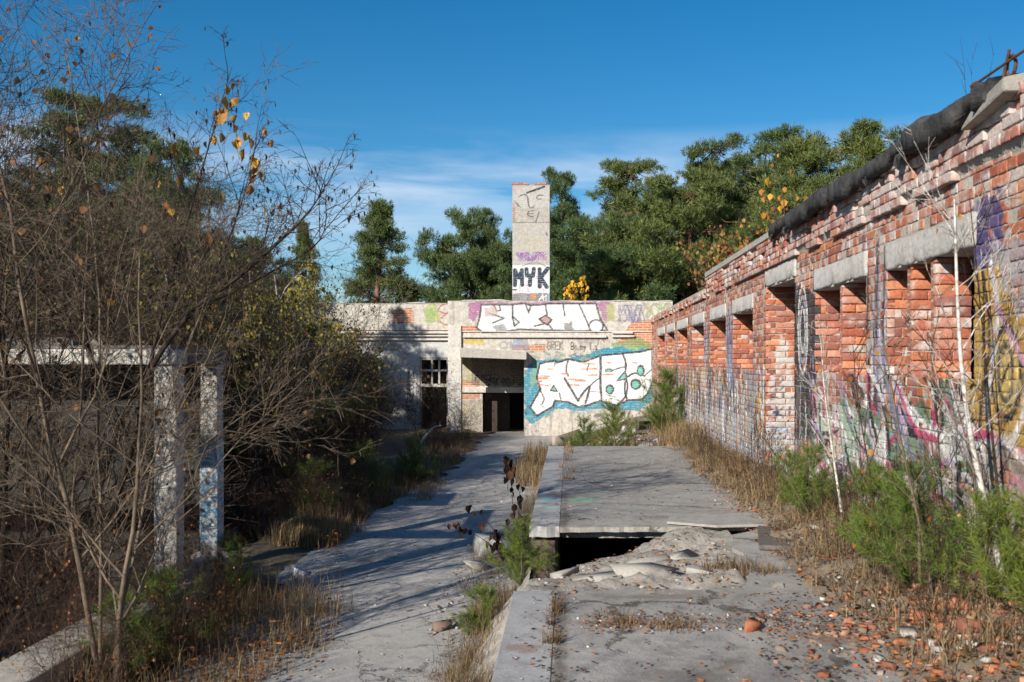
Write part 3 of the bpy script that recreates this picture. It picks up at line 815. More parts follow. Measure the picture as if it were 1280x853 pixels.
# tags on one lintel: a darker sprayed scrawl is part of its face
k = MB(); k.box(XW - .06, XB + .02, 12.0, YSTEP, ZT - .012, ZT + .075, .006); child(k.build('coping', M['conc'], wing, bevel=.01))
k = MB(); k.box(XW - .02, XB + .02, YSTEP + .05, Y1 - .05, ZT2 + .002, ZT2 + .03, .008); child(k.build('coping', M['conc'], wing, bevel=.01))
# rolled edge of tar felt on the near half: a lumpy overhanging strip
yy = np.arange(5.95, 12.6, .05); prof = [(-.06, -.05), (-.13, -.045), (-.135, .06), (-.09, .10), (.05, .125), (.5, .13), (.5, .0), (.05, -.012)]
VV = []; ch_ = 0; cd = ct = 0.
for y in yy:
    if rb.rand() < .16: cd = rb.uniform(-.045, .035); ct = rb.uniform(-.03, .025)
    for q, (dx, dz0) in enumerate(prof):
        jx = (cd + rb.uniform(-.008, .008)) * (q < 4); jz = (ct + rb.uniform(-.009, .009)) * (q < 5) + (rb.uniform(-.03, .02) + cd) * (q < 2)
        VV.append((XW + dx + jx, y + rb.uniform(-.012, .012), ZT + .005 + dz0 + jz))
n = len(prof); i = np.arange(len(yy) - 1)
Fq = np.concatenate([np.stack([i * n + q, i * n + (q + 1) % n, (i + 1) * n + (q + 1) % n, (i + 1) * n + q], 1) for q in range(n)])
child(np_mesh('roofing_felt', VV, [Fq, [list(range(n))], [[(len(yy) - 1) * n + q for q in range(n)][::-1]]], M['felt'], wing))
for fy in (6.5, 7.0, 7.45, 8.3, 9.1, 9.7, 10.6, 11.4, 12.2):
    k = MB(); w0 = R.uniform(.12, .3); h0 = R.uniform(.06, .17); x0 = XW - .1
    k.add([(x0, fy, ZT - .01), (x0, fy + w0, ZT - .01), (x0 - .03, fy + w0 * .8, ZT - h0 * .6), (x0 - .015, fy + w0 * .45, ZT - h0), (x0 - .035, fy + w0 * .1, ZT - h0 * .5),
           (x0 + .012, fy, ZT - .01), (x0 + .012, fy + w0, ZT - .01), (x0 - .018, fy + w0 * .8, ZT - h0 * .6), (x0 - .003, fy + w0 * .45, ZT - h0), (x0 - .023, fy + w0 * .1, ZT - h0 * .5)],
          [(0, 1, 2, 3, 4), (9, 8, 7, 6, 5), (0, 5, 6, 1), (1, 6, 7, 2), (2, 7, 8, 3), (3, 8, 9, 4), (4, 9, 5, 0)])
    child(k.build('felt_flap', M['felt'], wing))
# broken cornice block by the near end, and the bent iron over it
k = MB()
k.add([(XW - .13, 5.66, ZT - .05), (XW - .14, 6.3, ZT - .14), (XW + .1, 6.35, ZT - .1), (XW + .1, 5.62, ZT - .06), (XW - .11, 5.72, ZT + .05), (XW - .08, 6.22, ZT + .0), (XW + .1, 6.25, ZT + .03), (XW + .1, 5.65, ZT + .08)],
      [(3, 2, 1, 0), (4, 5, 6, 7), (0, 1, 5, 4), (1, 2, 6, 5), (2, 3, 7, 6), (3, 0, 4, 7)])
child(k.build('cornice_block', M['rubble'], wing, bevel=.02))
k = MB(); k.box(XW - .06, XB, Y0, 5.5, ZT + .0, ZT + .07, .012); child(k.build('cornice', M['rubble'], wing, bevel=.02))
rx = XW - .02
k = MB(); k.tube([(rx - .02, 6.28, ZT + .16), (rx, 5.8, ZT + .175), (rx + .02, 5.2, ZT + .185)], .009); k.tube([(rx - .02, 6.33, ZT + .157), (rx - .02, 6.27, ZT + .161)], .018)
ro = child(k.build('iron_rod', M['rust'], wing))
k = MB(); k.tube([(rx + .02, 5.86 + .06 * math.cos(t), ZT + .15 + .06 * math.sin(t)) for t in np.linspace(0, 6.28, 14)], .011)
k.tube([(rx, 5.95, ZT + .03), (rx, 5.9, ZT + .14), (rx, 5.84, ZT + .24)], .009); k.build('ring', M['rust'], ro)
# roof and rear wall that keep the inside dark
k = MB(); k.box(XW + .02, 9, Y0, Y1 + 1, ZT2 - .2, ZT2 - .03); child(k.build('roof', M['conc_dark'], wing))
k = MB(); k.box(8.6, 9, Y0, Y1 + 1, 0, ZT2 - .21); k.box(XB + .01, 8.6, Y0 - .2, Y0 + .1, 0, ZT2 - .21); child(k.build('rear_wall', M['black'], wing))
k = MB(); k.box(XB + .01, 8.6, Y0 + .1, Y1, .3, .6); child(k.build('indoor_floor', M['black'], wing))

# ------------------------------------------------------------------ FAR BLOCK
fb = empty('graffiti_building', (0, YF, 0), 0, 'low derelict plastered block covered in graffiti closing the end of the yard', 'building')
bpy.context.view_layer.update()
S1 = F / YF
fu = lambda px: (px - VX) / S1
fv = lambda py: H - (py - VY) / S1
fp = lambda pts: [(fu(a), fv(b)) for a, b in pts]
z2 = lambda pts: fp([(640 + a / 4.264, 360 + b / 4.264) for a, b in pts])        # traced on an enlargement
z3 = lambda pts: fp([(460 + a / 4.063, 210 + b / 4.063) for a, b in pts])
cf = Canvas(-4.2, 3.4, -.1, 4.4, .0125)
BL = (.015, .25, .38); WH = (.8, .8, .81); BK = (.025, .022, .03); TE = (.12, .45, .38); PK = (.42, .13, .33)
rf = random.Random(21)
# bare brick zones
cf.poly(z2([(640, 180), (760, 170), (760, 330), (560, 300)]), None, bare=.8); cf.poly(fp([(577, 408), (600, 408), (600, 416), (577, 416)]), None, bare=.7)
cf.poly(z2([(0, 310), (180, 300), (180, 340), (0, 335)]), None, bare=.5)
# AMBO piece: blue halo, white letters, dark outlines
halo = z2([(66, 440), (110, 392), (200, 378), (300, 372), (410, 350), (500, 318), (600, 328), (690, 316), (750, 322), (752, 600), (660, 655), (560, 650), (480, 640), (400, 650), (350, 655), (250, 640), (165, 690), (110, 728), (74, 695), (64, 560)])
cf.poly(halo, BL, .92, .14)
for k in range(70):
    p = z2([(rf.uniform(70, 740), rf.choice([rf.uniform(330, 400), rf.uniform(600, 690)]))])[0]
    cf.stroke([p, (p[0] + rf.uniform(-.2, .2), p[1] + rf.uniform(-.1, .1))], .06, rf.choice([(.05, .32, .45), (.25, .5, .55), (.02, .12, .22), (.2, .42, .2)]), .6)
cf.poly(z2([(120, 400), (190, 392), (150, 450), (120, 520), (95, 540), (100, 470)]), (.25, .4, .2), .6, .1)
cf.poly(z2([(530, 300), (680, 260), (745, 300), (745, 322), (620, 335), (540, 320)]), (.16, .4, .12), .7, .2); cf.poly(z2([(470, 340), (580, 310), (680, 345), (600, 350), (500, 365)]), BL, .9, .1)
body = z2([(148, 404), (232, 388), (240, 400), (300, 380), (380, 396), (470, 362), (590, 350), (680, 342), (746, 326), (752, 500), (722, 565), (690, 597), (620, 597), (560, 628), (500, 612), (470, 602), (395, 628), (352, 634), (300, 608), (228, 602), (218, 632), (132, 682), (96, 638), (152, 540), (132, 480)])
cf.poly(body, WH, .97, .03)
cf.stroke(body + [body[0]], .065, BK, .95)
for pts, wd in (([(300, 380), (288, 440), (300, 470)], 4), ([(280, 482), (318, 545), (352, 602)], 6), ([(352, 602), (380, 560), (412, 528), (405, 570), (392, 612)], 6), ([(470, 362), (474, 430), (470, 480), (478, 602)], 6), ([(410, 400), (400, 440)], 3),
                ([(470, 480), (440, 500), (412, 528)], 3), ([(590, 350), (606, 400), (604, 450)], 5), ([(535, 440), (570, 428), (606, 420)], 3), ([(604, 470), (616, 520), (604, 580), (560, 625)], 5), ([(232, 388), (226, 420)], 3), ([(150, 545), (170, 590), (160, 620)], 3),
                ([(604, 500), (600, 550), (612, 590)], 5), ([(615, 475), (650, 456), (690, 462), (706, 470)], 5), ([(706, 470), (748, 432)], 3), ([(412, 552), (470, 556)], 2), ([(252, 560), (262, 602)], 3), ([(150, 620), (175, 640)], 2), ([(500, 570), (560, 585)], 2), ([(520, 590), (575, 600)], 2)):
    cf.stroke(smoothline(z2(pts), 6), wd * .0125, BK, .95)
for (x, y, rx, ry) in ((522, 541, 19, 22), (660, 514, 24, 24), (686, 442, 17, 26), (516, 440, 18, 9)):
    c = z2([(x, y)])[0]; rx *= 1 / 4.264 / S1; ry *= 1 / 4.264 / S1
    cf.ell(c, rx * 1.25, ry * 1.25, BK, .95); cf.ell((c[0] - .01, c[1] - .01), rx * .8, ry * .8, TE, .95)
cf.poly(z2([(204, 548), (222, 522), (240, 552)]), TE, .95); cf.stroke(z2([(204, 548), (222, 520), (242, 552), (204, 548)]), .04, BK, .95)
cf.poly(z2([(566, 488), (596, 452), (608, 462), (600, 486)]), TE, .95); cf.stroke(z2([(560, 494), (600, 448), (610, 464), (600, 490), (560, 494)]), .045, BK, .95)
# orange brick rows breaking through the letters
for (a, b, y) in ((150, 200, 470), (140, 190, 482), (135, 205, 518), (265, 300, 458), (300, 340, 486), (335, 390, 494), (370, 450, 432), (380, 440, 406), (380, 420, 380), (405, 455, 466), (480, 540, 462), (130, 160, 498), (310, 355, 518), (190, 215, 432), (500, 530, 400), (640, 665, 400)):
    cf.poly(z2([(a, y - 4), (b, y - 4), (b + 4, y + 5), (a - 3, y + 5)]), (.5, .2, .1), .85, .04)
# parapet piece
cf.poly(fp([(586, 378), (602, 378), (600, 392), (592, 402), (586, 398)]), PK, .85, .1); cf.poly(fp([(745, 378), (762, 378), (764, 398), (757, 404)]), PK, .75, .1)
cf.poly(fp([(598, 378), (760, 378), (756, 382), (600, 382)]), PK, .8, .06)
pw = fp([(602, 381), (640, 381), (656, 380), (664, 382), (688, 380), (704, 380), (745, 380), (750, 398), (759, 413), (716, 414), (690, 413), (648, 412), (630, 415), (604, 416), (596, 410), (600, 396)])
cf.poly(pw, (.78, .78, .79), .95, .05); cf.stroke(pw + [pw[0]], .06, BK, .9)
for pts in ([(641, 381), (641, 398), (643, 408)], [(649, 403), (641, 396)], [(641, 396), (643, 408), (649, 403)], [(682, 381), (684, 395)], [(704, 381), (706, 395)], [(724, 381), (731, 396), (736, 408)], [(657, 381), (661, 391), (664, 381)], [(617, 381), (621, 389), (626, 388), (624, 381)], [(612, 392), (630, 398), (616, 404)], [(668, 408), (684, 404), (690, 411)]):
    cf.stroke(fp(pts), .05, BK, .9)
cf.poly(fp([(675, 399), (682, 395), (689, 400), (684, 406), (677, 405)]), (.4, .22, .22), .9); cf.stroke(fp([(674, 399), (682, 394.5), (690, 400), (684, 406.5), (674, 399)]), .045, BK)
c = fp([(745, 408)])[0]; cf.ell(c, .22, .2, (.68, .68, .69), .95); cf.ell(c, .22, .2, BK, .9, ring=.05)
cf.poly(fp([(604, 386), (620, 383), (624, 394), (608, 396)]), (.42, .25, .24), .6, .1); cf.poly(fp([(616, 408), (630, 405), (634, 414), (620, 415)]), (.2, .19, .2), .7, .1); cf.poly(fp([(705, 405), (715, 402), (718, 414), (706, 414)]), (.16, .16, .14), .8, .1)
cf.poly(fp([(757, 382), (766, 380), (768, 404), (760, 400)]), (.45, .5, .12), .7, .15)
for k in range(8): scribble(cf, fu(768 + k * 2), fu(800 + k), fv(402), fv(382), 7, .03, rf.choice([(.12, .13, .24), (.3, .26, .42), (.2, .2, .3)]), .8, rf)
for k in range(6): scribble(cf, fu(802), fu(842), fv(396), fv(380), 6, .035, rf.choice([(.36, .22, .45), (.2, .4, .15), (.45, .42, .15), (.3, .25, .4)]), .75, rf)
# tags between the mouldings
cf.poly(fp([(577, 424), (603, 424), (606, 431), (577, 430)]), (.6, .45, .08), .85, .08)
write(cf, 'GREK', fu(684), fv(437), .105, .25, .035, (.16, .14, .12), .85); write(cf, 'CYNE', fu(625), fv(436), .13, .22, .04, (.3, .32, .36), .8)
cf.poly(fp([(640, 425), (660, 424), (662, 437), (642, 437)]), (.25, .33, .5), .6, .15)
write(cf, 'Be my T.s', fu(714), fv(437), .085, .21, .028, BK, .95); cf.poly(fp([(720, 424), (745, 424), (743, 430), (722, 430)]), (.45, .35, .5), .4, .15)
scribble(cf, fu(745), fu(760), fv(432), fv(421), 5, .025, BK, .8, rf)
cf.poly(fp([(577, 440), (655, 443), (655, 447), (577, 446)]), (.5, .48, .44), .0)
write(cf, '!', fu(651), fv(455), .1, .3, .06, BK, .9)


def face_grid(name, u0, u1, v0, v1, y, cvs, parent, holes=(), step=.02, mapf=None, mat=None):
    us = np.arange(u0, u1 + step * .5, step); vs = np.arange(v0, v1 + step * .5, step)
    U, Vv = np.meshgrid(us, vs); nx = len(us); i = (np.arange(len(vs) - 1)[:, None] * nx + np.arange(nx - 1)[None]).ravel()
    Fq = np.stack([i, i + 1, i + nx + 1, i + nx], 1); u = U.ravel(); v = Vv.ravel(); cu = u[Fq].mean(1); cvv = v[Fq].mean(1)
    ok = np.ones(len(Fq), bool)
    for (a, b, c, d) in holes: ok &= ~((cu > a) & (cu < b) & (cvv > c) & (cvv < d))
    if cvs is not None: rgb, a, br_ = cvs.sample(u, v)
    else: rgb = np.zeros((len(u), 3)); a = br_ = np.zeros(len(u))
    V = mapf(u, v) if mapf else np.stack([u, np.full(len(u), y) + (fbm(u, v, 1.5, 2) - .5) * .012, v], 1)
    col = np.concatenate([rgb, br_[:, None]], 1)
    return child(np_mesh(name, V, [Fq[ok]], mat or M['plaster'], parent, col=col, pa=a))


def ragged(name, x0, x1, y0, y1, z, mat, parent, seed):
    """a crumbling course on top of a wall: one strip whose top and front edge wander"""
    xs = np.arange(x0, x1 + .01, .07); rs = np.random.RandomState(seed); n = len(xs)
    h = .012 + .05 * np.clip(fbm(xs, xs * 0 + seed, 1.3, seed) - .3, 0, 1) + .035 * (vn(np.round(xs * 2.2), xs * 0, 1, seed)) * (fbm(xs, xs * 0, .7, 4) > .45); f = y0 + rs.uniform(0, .03, n)
    V = np.stack([np.stack([xs, f, xs * 0 + z], 1), np.stack([xs, f + .008, z + h], 1), np.stack([xs, xs * 0 + y1, z + h], 1), np.stack([xs, xs * 0 + y1, xs * 0 + z], 1)], 1).reshape(-1, 3)
    i = np.arange(n - 1) * 4; Fq = np.concatenate([np.stack([i + q, i + 4 + q, i + 4 + (q + 1) % 4, i + (q + 1) % 4], 1) for q in range(4)])
    return child(np_mesh(name, V, [Fq, [[0, 1, 2, 3]], [[4 * n - 1, 4 * n - 2, 4 * n - 3, 4 * n - 4]]], mat, parent))


XL, XD0, XD1, XR = fu(560), fu(577), fu(655), 3.24
ZD = fv(447)
face_grid('wall', XL, XR, -.1, fv(414) - .0, YF, cf, fb, holes=[(XD0, XD1, -1, ZD), (-9, XD0, -1, ZD)])
face_grid('parapet', XL, XR, fv(414), fv(377), YF - .04, cf, fb)
k = MB(); k.box(XD1 + .004, XR, YF + .02, YF + 9, -.1, 4.2); k.box(XL + .004, XD1, YF + .02, YF + 9, ZD + .004, 4.2)
child(k.build('wall_core', M['conc'], fb))
k = MB(); k.box(XL, XR, YF - .042, YF + .02, fv(414) - .03, fv(414) - .002); child(k.build('parapet_ledge', M['conc_white'], fb))
ragged('coping', XL, XR, YF - .06, YF + .3, fv(377) - .002, M['conc'], fb, 3)
for (xa, xb, za) in ((fu(579), fu(758), 421), (fu(765), fu(791), 416), (fu(765), fu(793), 420.5)):
    k = MB(); k.box(xa, xb, YF - .1, YF + .02, fv(za) - .035, fv(za) + .035, .006); child(k.build('moulding', M['conc_white'], fb, bevel=.008))
k = MB(); k.box(XL + .01, XD0, YF - .1, YF + .28, -.1, fv(407), .004); child(k.build('pillar', M['conc_white'], fb, bevel=.015))
k = MB(); k.add([(XD0, YF - .5, ZD), (XD1 + .1, YF - .5, ZD - .07), (XD1 + .1, YF + .02, ZD - .05), (XD0, YF + .02, ZD), (XD0, YF - .5, fv(435)), (XD1 + .1, YF - .5, fv(440)), (XD1 + .1, YF + .02, fv(440)), (XD0, YF + .02, fv(435))],
                [(3, 2, 1, 0), (4, 5, 6, 7), (0, 1, 5, 4), (1, 2, 6, 5), (2, 3, 7, 6), (3, 0, 4, 7)])
child(k.build('canopy', M['conc'], fb, bevel=.012))
# porch: rear wall with its inner doorway, side wall, ceiling
YB = 33.4; S2 = F / YB; bu = lambda px: (px - VX) / S2; bv = lambda py: H - (py - VY) / S2
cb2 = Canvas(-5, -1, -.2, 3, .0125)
cb2.poly([(bu(590), bv(482)), (bu(660), bv(482)), (bu(660), bv(440)), (bu(588), bv(440))], (.2, .155, .12), .85, .1); write(cb2, 'riey', bu(594), bv(475), .13, .3, .045, BK, .9); write(cb2, 'goron!', bu(607), bv(479), .14, .28, .045, BK, .9)  # brown patch puts the porch's shade into the wall colour; lettering over it
cb2.poly([(bu(578), bv(478)), (bu(590), bv(478)), (bu(590), bv(450)), (bu(578), bv(450))], (.55, .5, .15), .5, .15); cb2.poly([(bu(577), bv(483)), (bu(600), bv(483)), (bu(600), bv(476)), (bu(577), bv(476))], None, bare=.8)
cb2.poly([(bu(577), bv(500)), (bu(600), bv(498)), (bu(600), bv(493)), (bu(577), bv(493))], None, bare=.8); cb2.poly([(bu(578), bv(520)), (bu(584), bv(520)), (bu(584), bv(505)), (bu(578), bv(505))], (.55, .42, .08), .6, .1)
cb2.poly([(bu(575), bv(545)), (bu(603), bv(545)), (bu(603), bv(500)), (bu(575), bv(500))], (.62, .55, .42), .45, .1)
XI = bu(603)
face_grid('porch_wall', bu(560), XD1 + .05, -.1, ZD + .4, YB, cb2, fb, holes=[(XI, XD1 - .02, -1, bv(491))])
k = MB(); k.box(bu(576), XD1, YB - .1, YB + .1, bv(491), bv(484), .006); child(k.build('porch_lintel', M['conc_white'], fb, bevel=.01))
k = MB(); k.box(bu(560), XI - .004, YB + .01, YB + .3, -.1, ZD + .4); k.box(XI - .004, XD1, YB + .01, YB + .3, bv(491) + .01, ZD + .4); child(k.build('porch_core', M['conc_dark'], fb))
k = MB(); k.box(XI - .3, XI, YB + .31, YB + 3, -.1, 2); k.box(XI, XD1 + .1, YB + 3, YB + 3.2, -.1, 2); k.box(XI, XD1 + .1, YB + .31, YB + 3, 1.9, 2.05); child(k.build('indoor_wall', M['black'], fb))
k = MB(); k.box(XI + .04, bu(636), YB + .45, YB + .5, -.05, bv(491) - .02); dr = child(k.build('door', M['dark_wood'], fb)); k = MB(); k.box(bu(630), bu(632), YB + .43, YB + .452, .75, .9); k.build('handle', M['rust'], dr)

# set-back wing of the block, left of the porch, in the shade of the thicket
cl = Canvas(-10, -3.9, -.2, 4.5, .0125)
lp = lambda pts: [(bu(a), bv(b)) for a, b in pts]
for (tx, ty, ch) in ((510, 470, 'M'), (510, 483, 'B'), (509, 496, 'N'), (508, 509, 'E')): write(cl, ch, bu(tx), bv(ty + 4), .2, .27, .05, (.04, .04, .08), .9)
cl.poly(lp([(400, 545), (562, 545), (562, 426), (400, 426)]), (.7, .71, .74), .75, .1)
for (tx, ty, ch) in ((510, 470, 'M'), (510, 483, 'B'), (509, 496, 'N'), (508, 509, 'E')): write(cl, ch, bu(tx), bv(ty + 4), .2, .27, .05, (.04, .04, .08), .9)
cl.ell(lp([(560, 393)])[0], .36, .36, (.5, .1, .07), .85, ring=.05); cl.stroke(lp([(552, 398), (566, 385)]), .05, (.5, .1, .07), .8); cl.stroke(lp([(550, 390), (570, 396)]), .05, (.5, .1, .07), .8)
cl.poly(lp([(528, 384), (547, 383), (549, 404), (530, 402)]), (.5, .56, .12), .7, .3); cl.poly(lp([(570, 384), (590, 380), (590, 405), (574, 406)]), (.35, .4, .1), .6, .25); cl.poly(lp([(490, 388), (516, 385), (518, 404), (492, 405)]), None, bare=.55)
for k in range(5): scribble(cl, bu(532), bu(546), bv(402), bv(386), 5, .04, (.25, .4, .12), .7, rf)
XWa, XWb = bu(525), bu(560)
XWc, XWd = bu(446), bu(473)
face_grid('side_wall', -9.6, bu(566), -.1, bv(413), YB, cl, fb, holes=[(XWa, XWb, -1, bv(447)), (XWc, XWd, bv(482), bv(447))], step=.025)
face_grid('side_parapet', -9.6, bu(590), bv(413), bv(380), YB - .05, cl, fb, step=.025)
k = MB(); k.box(-9.6, XWc, YB + .02, YB + 7, -.1, 4.2); k.box(XWc, XWd, YB + .02, YB + 7, -.1, bv(482)); k.box(XWc, XWa, YB + .02, YB + 7, bv(447), 4.2); k.box(XWd, XWa, YB + .02, YB + 7, -.1, bv(447)); k.box(XWa, XL, YB + .02, YB + 7, bv(447), 4.2); k.box(XWb, XL, YB + .02, YB + 1, -.1, bv(447) - .01)
k.box(XWa, XWb, YB + 3, YB + 3.3, -.1, 3); child(k.build('side_core', M['conc_dark'], fb))
ragged('side_coping', -9.62, XL - .01, YB - .075, YB + .3, bv(380) - .002, M['conc'], fb, 8)
for py, tk in ((416, .03), (420, .02), (424.5, .03)):
    k = MB(); k.box(-9.6, bu(575), YB - .12, YB + .02, bv(py) - tk, bv(py) + tk, .004); child(k.build('moulding', M['conc_white'], fb, bevel=.006))
wf = MB()
for (a, b, c, d) in ((XWa, XWb, 484, 480), (XWa, XWb, 464.5, 462), (XWa, XWb, 450, 447.5)): wf.box(a, b, YB + .03, YB + .12, bv(a * 0 + c), bv(d))
for q in (0.02, .42, .68, .98): xq = XWa + (XWb - XWa) * q; wf.box(xq - .03, xq + .03, YB + .035, YB + .1, bv(480) + .002, bv(447.5) - .002)
for q in (.02, .98): xq = XWa + (XWb - XWa) * q; wf.box(xq - .03, xq + .03, YB + .035, YB + .1, -.05, bv(484) - .004)
child(wf.build('window_frame', M['frame'], fb))
wf = MB(); wf.box(XWc, XWd, YB + .03, YB + .1, bv(466), bv(464)); wf.box((XWc + XWd) / 2 - .03, (XWc + XWd) / 2 + .03, YB + .035, YB + .09, bv(482), bv(466) - .002); child(wf.build('window_frame', M['frame'], fb))
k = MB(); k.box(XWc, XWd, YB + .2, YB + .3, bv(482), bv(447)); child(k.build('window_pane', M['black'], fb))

# chimney on the roof
YC = 36.0; S3 = F / YC; cu_ = lambda px: (px - VX) / S3; cv_ = lambda py: H - (py - VY) / S3
CX0, CX1 = cu_(640.5), cu_(687); zc = lambda pts: [(cu_(640 + a / 5.333), cv_(222 + b / 5.333)) for a, b in pts]
cc_ = Canvas(CX0 - .05, CX1 + .05, 3.5, 9, .008)
cc_.poly(zc([(0, 50), (260, 50), (260, 200), (0, 200)]), (.6, .6, .6), .65, .15); cc_.poly(zc([(0, 200), (260, 200), (260, 300), (0, 300)]), (.5, .46, .42), .5, .12)
cc_.poly(zc([(0, 305), (260, 305), (260, 590), (0, 590)]), (.5, .48, .44), .75, .1); cc_.poly(zc([(60, 400), (200, 400), (210, 480), (50, 480)]), (.46, .4, .26), .4, .3)
cc_.poly(zc([(0, 585), (262, 585), (262, 772), (0, 772)]), (.72, .71, .72), .95, .05); cc_.poly(zc([(0, 772), (262, 772), (262, 850), (0, 850)]), (.16, .16, .17), .85, .12)
cc_.poly(zc([(-5, 40), (60, 40), (80, 62), (30, 75), (25, 100), (-5, 100)]), None, bare=.8); cc_.poly(zc([(90, 40), (262, 38), (262, 56), (100, 58)]), None, bare=.8); cc_.poly(zc([(-5, 170), (22, 170), (20, 300), (-5, 300)]), None, bare=.7)
GR = (.09, .09, .1)
cc_.stroke(zc([(100, 102), (215, 62)]), .075, BK)
for pts, wd in (([(48, 128), (66, 116), (92, 116), (106, 138), (108, 165), (116, 196), (132, 202), (146, 196)], .055), ([(205, 120), (180, 118), (165, 130), (172, 142), (196, 142)], .05), ([(140, 222), (112, 228), (102, 242), (112, 256), (140, 262)], .05), ([(104, 242), (140, 240)], .04), ([(180, 232), (158, 298)], .05)): cc_.stroke(smoothline(zc(pts), 5), wd, GR, .9)
cc_.poly(zc([(10, 152), (40, 170), (62, 202), (34, 190)]), GR, .8); cc_.poly(zc([(222, 360), (236, 366), (240, 398), (226, 384)]), GR, .8)
cc_.stroke(zc([(0, 301), (262, 301)]), .03, (.1, .09, .08), .8)
cc_.poly(zc([(20, 495), (200, 490), (215, 560), (60, 565)]), (.33, .33, .4), .5, .3)
for k in range(7): scribble(cc_, cu_(643 + k), cu_(668 + k * 2.4), cv_(326), cv_(316), 8, .03, rf.choice([(.2, .06, .26), (.3, .08, .32), (.12, .14, .3)]), .85, rf)
write(cc_, 'TAG'.replace('TAG', 'TNG'), cu_(671.5), cv_(325), .1, .22, .03, (.3, .08, .3), .85); cc_.stroke(smoothline(zc([(70, 590), (120, 572), (180, 572), (225, 592)]), 5), .025, BK, .8)
for k in range(26):
    p = zc([(rf.uniform(10, 245), rf.uniform(610, 760))])[0]; cc_.stroke([p, (p[0] + rf.uniform(-.03, .03), p[1] - rf.uniform(.04, .18))], .035, (.55, .2, .42), .6)
NV = (.008, .03, .06)
for pts in ([(20, 718), (20, 618)], [(20, 622), (45, 668), (66, 622)], [(66, 618), (68, 716)], [(96, 612), (100, 655), (140, 655), (146, 610)], [(122, 655), (120, 718)], [(184, 612), (184, 728)], [(238, 606), (192, 668), (232, 730)]):
    cc_.stroke(zc(pts), .15, NV, 1.0, soft=.2)
cc_.stroke(zc([(5, 748), (30, 748)]), .05, BK); cc_.poly(zc([(118, 782), (165, 778), (160, 800), (130, 815)]), (.55, .22, .05), .8, .1); cc_.poly(zc([(50, 782), (100, 780), (95, 815), (60, 815)]), (.3, .3, .32), .7, .1)
for pts in ([(175, 828), (205, 782), (212, 828)], [(182, 808), (210, 806)], [(212, 800), (228, 786), (226, 826)]): cc_.stroke(zc(pts), .035, (.75, .75, .75), .95)
cc_.poly(zc([(236, 780), (262, 780), (262, 840), (236, 840)]), (.2, .45, .5), .7, .1)
ch = face_grid('chimney', CX0, CX1, 3.6, cv_(231), YC, cc_, fb, step=.012)
k = MB(); k.box(CX0 + .003, CX1 - .003, YC + .02, YC + 1.1, 3.6, cv_(231), .0); o = child(k.build('chimney_shaft', M['conc'], fb))
k = MB()
rk = random.Random(5)
x = CX0 - .03
while x < CX1 + .02:
    if rk.random() > .12: k.box(x, min(x + .2, CX1 + .04), YC - .035, YC + 1.13, cv_(231) + .003, cv_(231) + .06 + rk.uniform(-.02, .012), .006)
    x += .21
child(k.build('chimney_cap', M['core'], fb))

# ------------------------------------------------------------------ CONCRETE FRAME of the ruin on the left
ru = empty('concrete_porch', (-3.7, 9.1, 0), 0, 'concrete post and beam frame of a ruined porch behind bare branches at left', 'porch')
bpy.context.view_layer.update()
k = MB(); k.box(-3.78, -3.575, 9.05, 9.25, -.2, 2.315, .004); child(k.build('post', M['post'], ru, bevel=.012))
k = MB(); k.box(-4.12, -3.93, 11.1, 11.3, -.2, 2.315, .004); po = child(k.build('post', M['post'], ru, bevel=.012)); po['label'] = 'rear post with blue spray paint on its lower half'
# blue spray on the rear post: a thin coat of paint
m_, t_, b_ = nt('blue_spray'); v = coords(t_, False)
f_ = ramp(t_, noise(t_, v, 13, 6, .65, 1.2), [(.46, 0), (.53, .85)])
t_.links.new(mix(t_, f_, (.56, .53, .49), (.05, .26, .46)), b_.inputs['Base Color']); b_.inputs['Roughness'].default_value = .8
k = MB(); k.box(-4.123, -3.927, 11.096, 11.304, .3, 1.5, 0); k.build('paint_coat', m_, po)
po.children[0].matrix_parent_inverse = (ru.matrix_basis).inverted() if False else po.children[0].matrix_parent_inverse
k = MB(); k.box(-11, -3.56, 9.02, 9.28, 2.32, 2.462, .004); child(k.build('beam', M['post'], ru, bevel=.012))
k = MB(); k.box(-4.1, -3.9, 9.285, 11.35, 2.32, 2.462, .004); child(k.build('beam', M['conc_dark'], ru, bevel=.012))  # darker concrete than the front beam: its shade put into the colour
k = MB()
rk = random.Random(9)
k.box(-11, -4.8, 11.8, 13.2, 2.466, 2.53, .006); k.box(-11, -3.6, 9.05, 9.24, 2.466, 2.5, .006)
for i in range(26):
    x = rk.uniform(-7.5, -3.95); k.box(x, x + rk.uniform(.1, .5), 9.03 + rk.uniform(0, .08), 9.26, 2.47, 2.52 + rk.uniform(.0, .05), .01)
child(k.build('roof_slab', M['conc_dark'], ru))
k = MB(); k.box(-11, -4.8, 12.9, 13.1, -1.1, 2.46); k.box(-11.2, -11.0, 9, 13.1, -1.1, 2.46); child(k.build('rear_wall', M['black'], ru))  # black walls carry the darkness of the inside in their colour
kb = MB(); kb.add([(-3.86, 3.5, -.4), (-3.40, 3.5, -.4), (-3.40, 10.3, -.4), (-3.86, 10.3, -.4), (-3.84, 3.5, .33), (-3.42, 3.5, .33), (-3.42, 10.3, .33), (-3.84, 10.3, .33)], [(3, 2, 1, 0), (4, 5, 6, 7), (0, 1, 5, 4), (1, 2, 6, 5), (2, 3, 7, 6), (3, 0, 4, 7)])
o = kb.build('low_wall', M['conc'], bevel=.02); tag(o, 'low weathered concrete retaining wall running under the white post at lower left', 'wall')


# ------------------------------------------------------------------ VEGETATION
def nrm(v):
    l = math.sqrt(v[0] ** 2 + v[1] ** 2 + v[2] ** 2) or 1e-9
    return (v[0] / l, v[1] / l, v[2] / l)


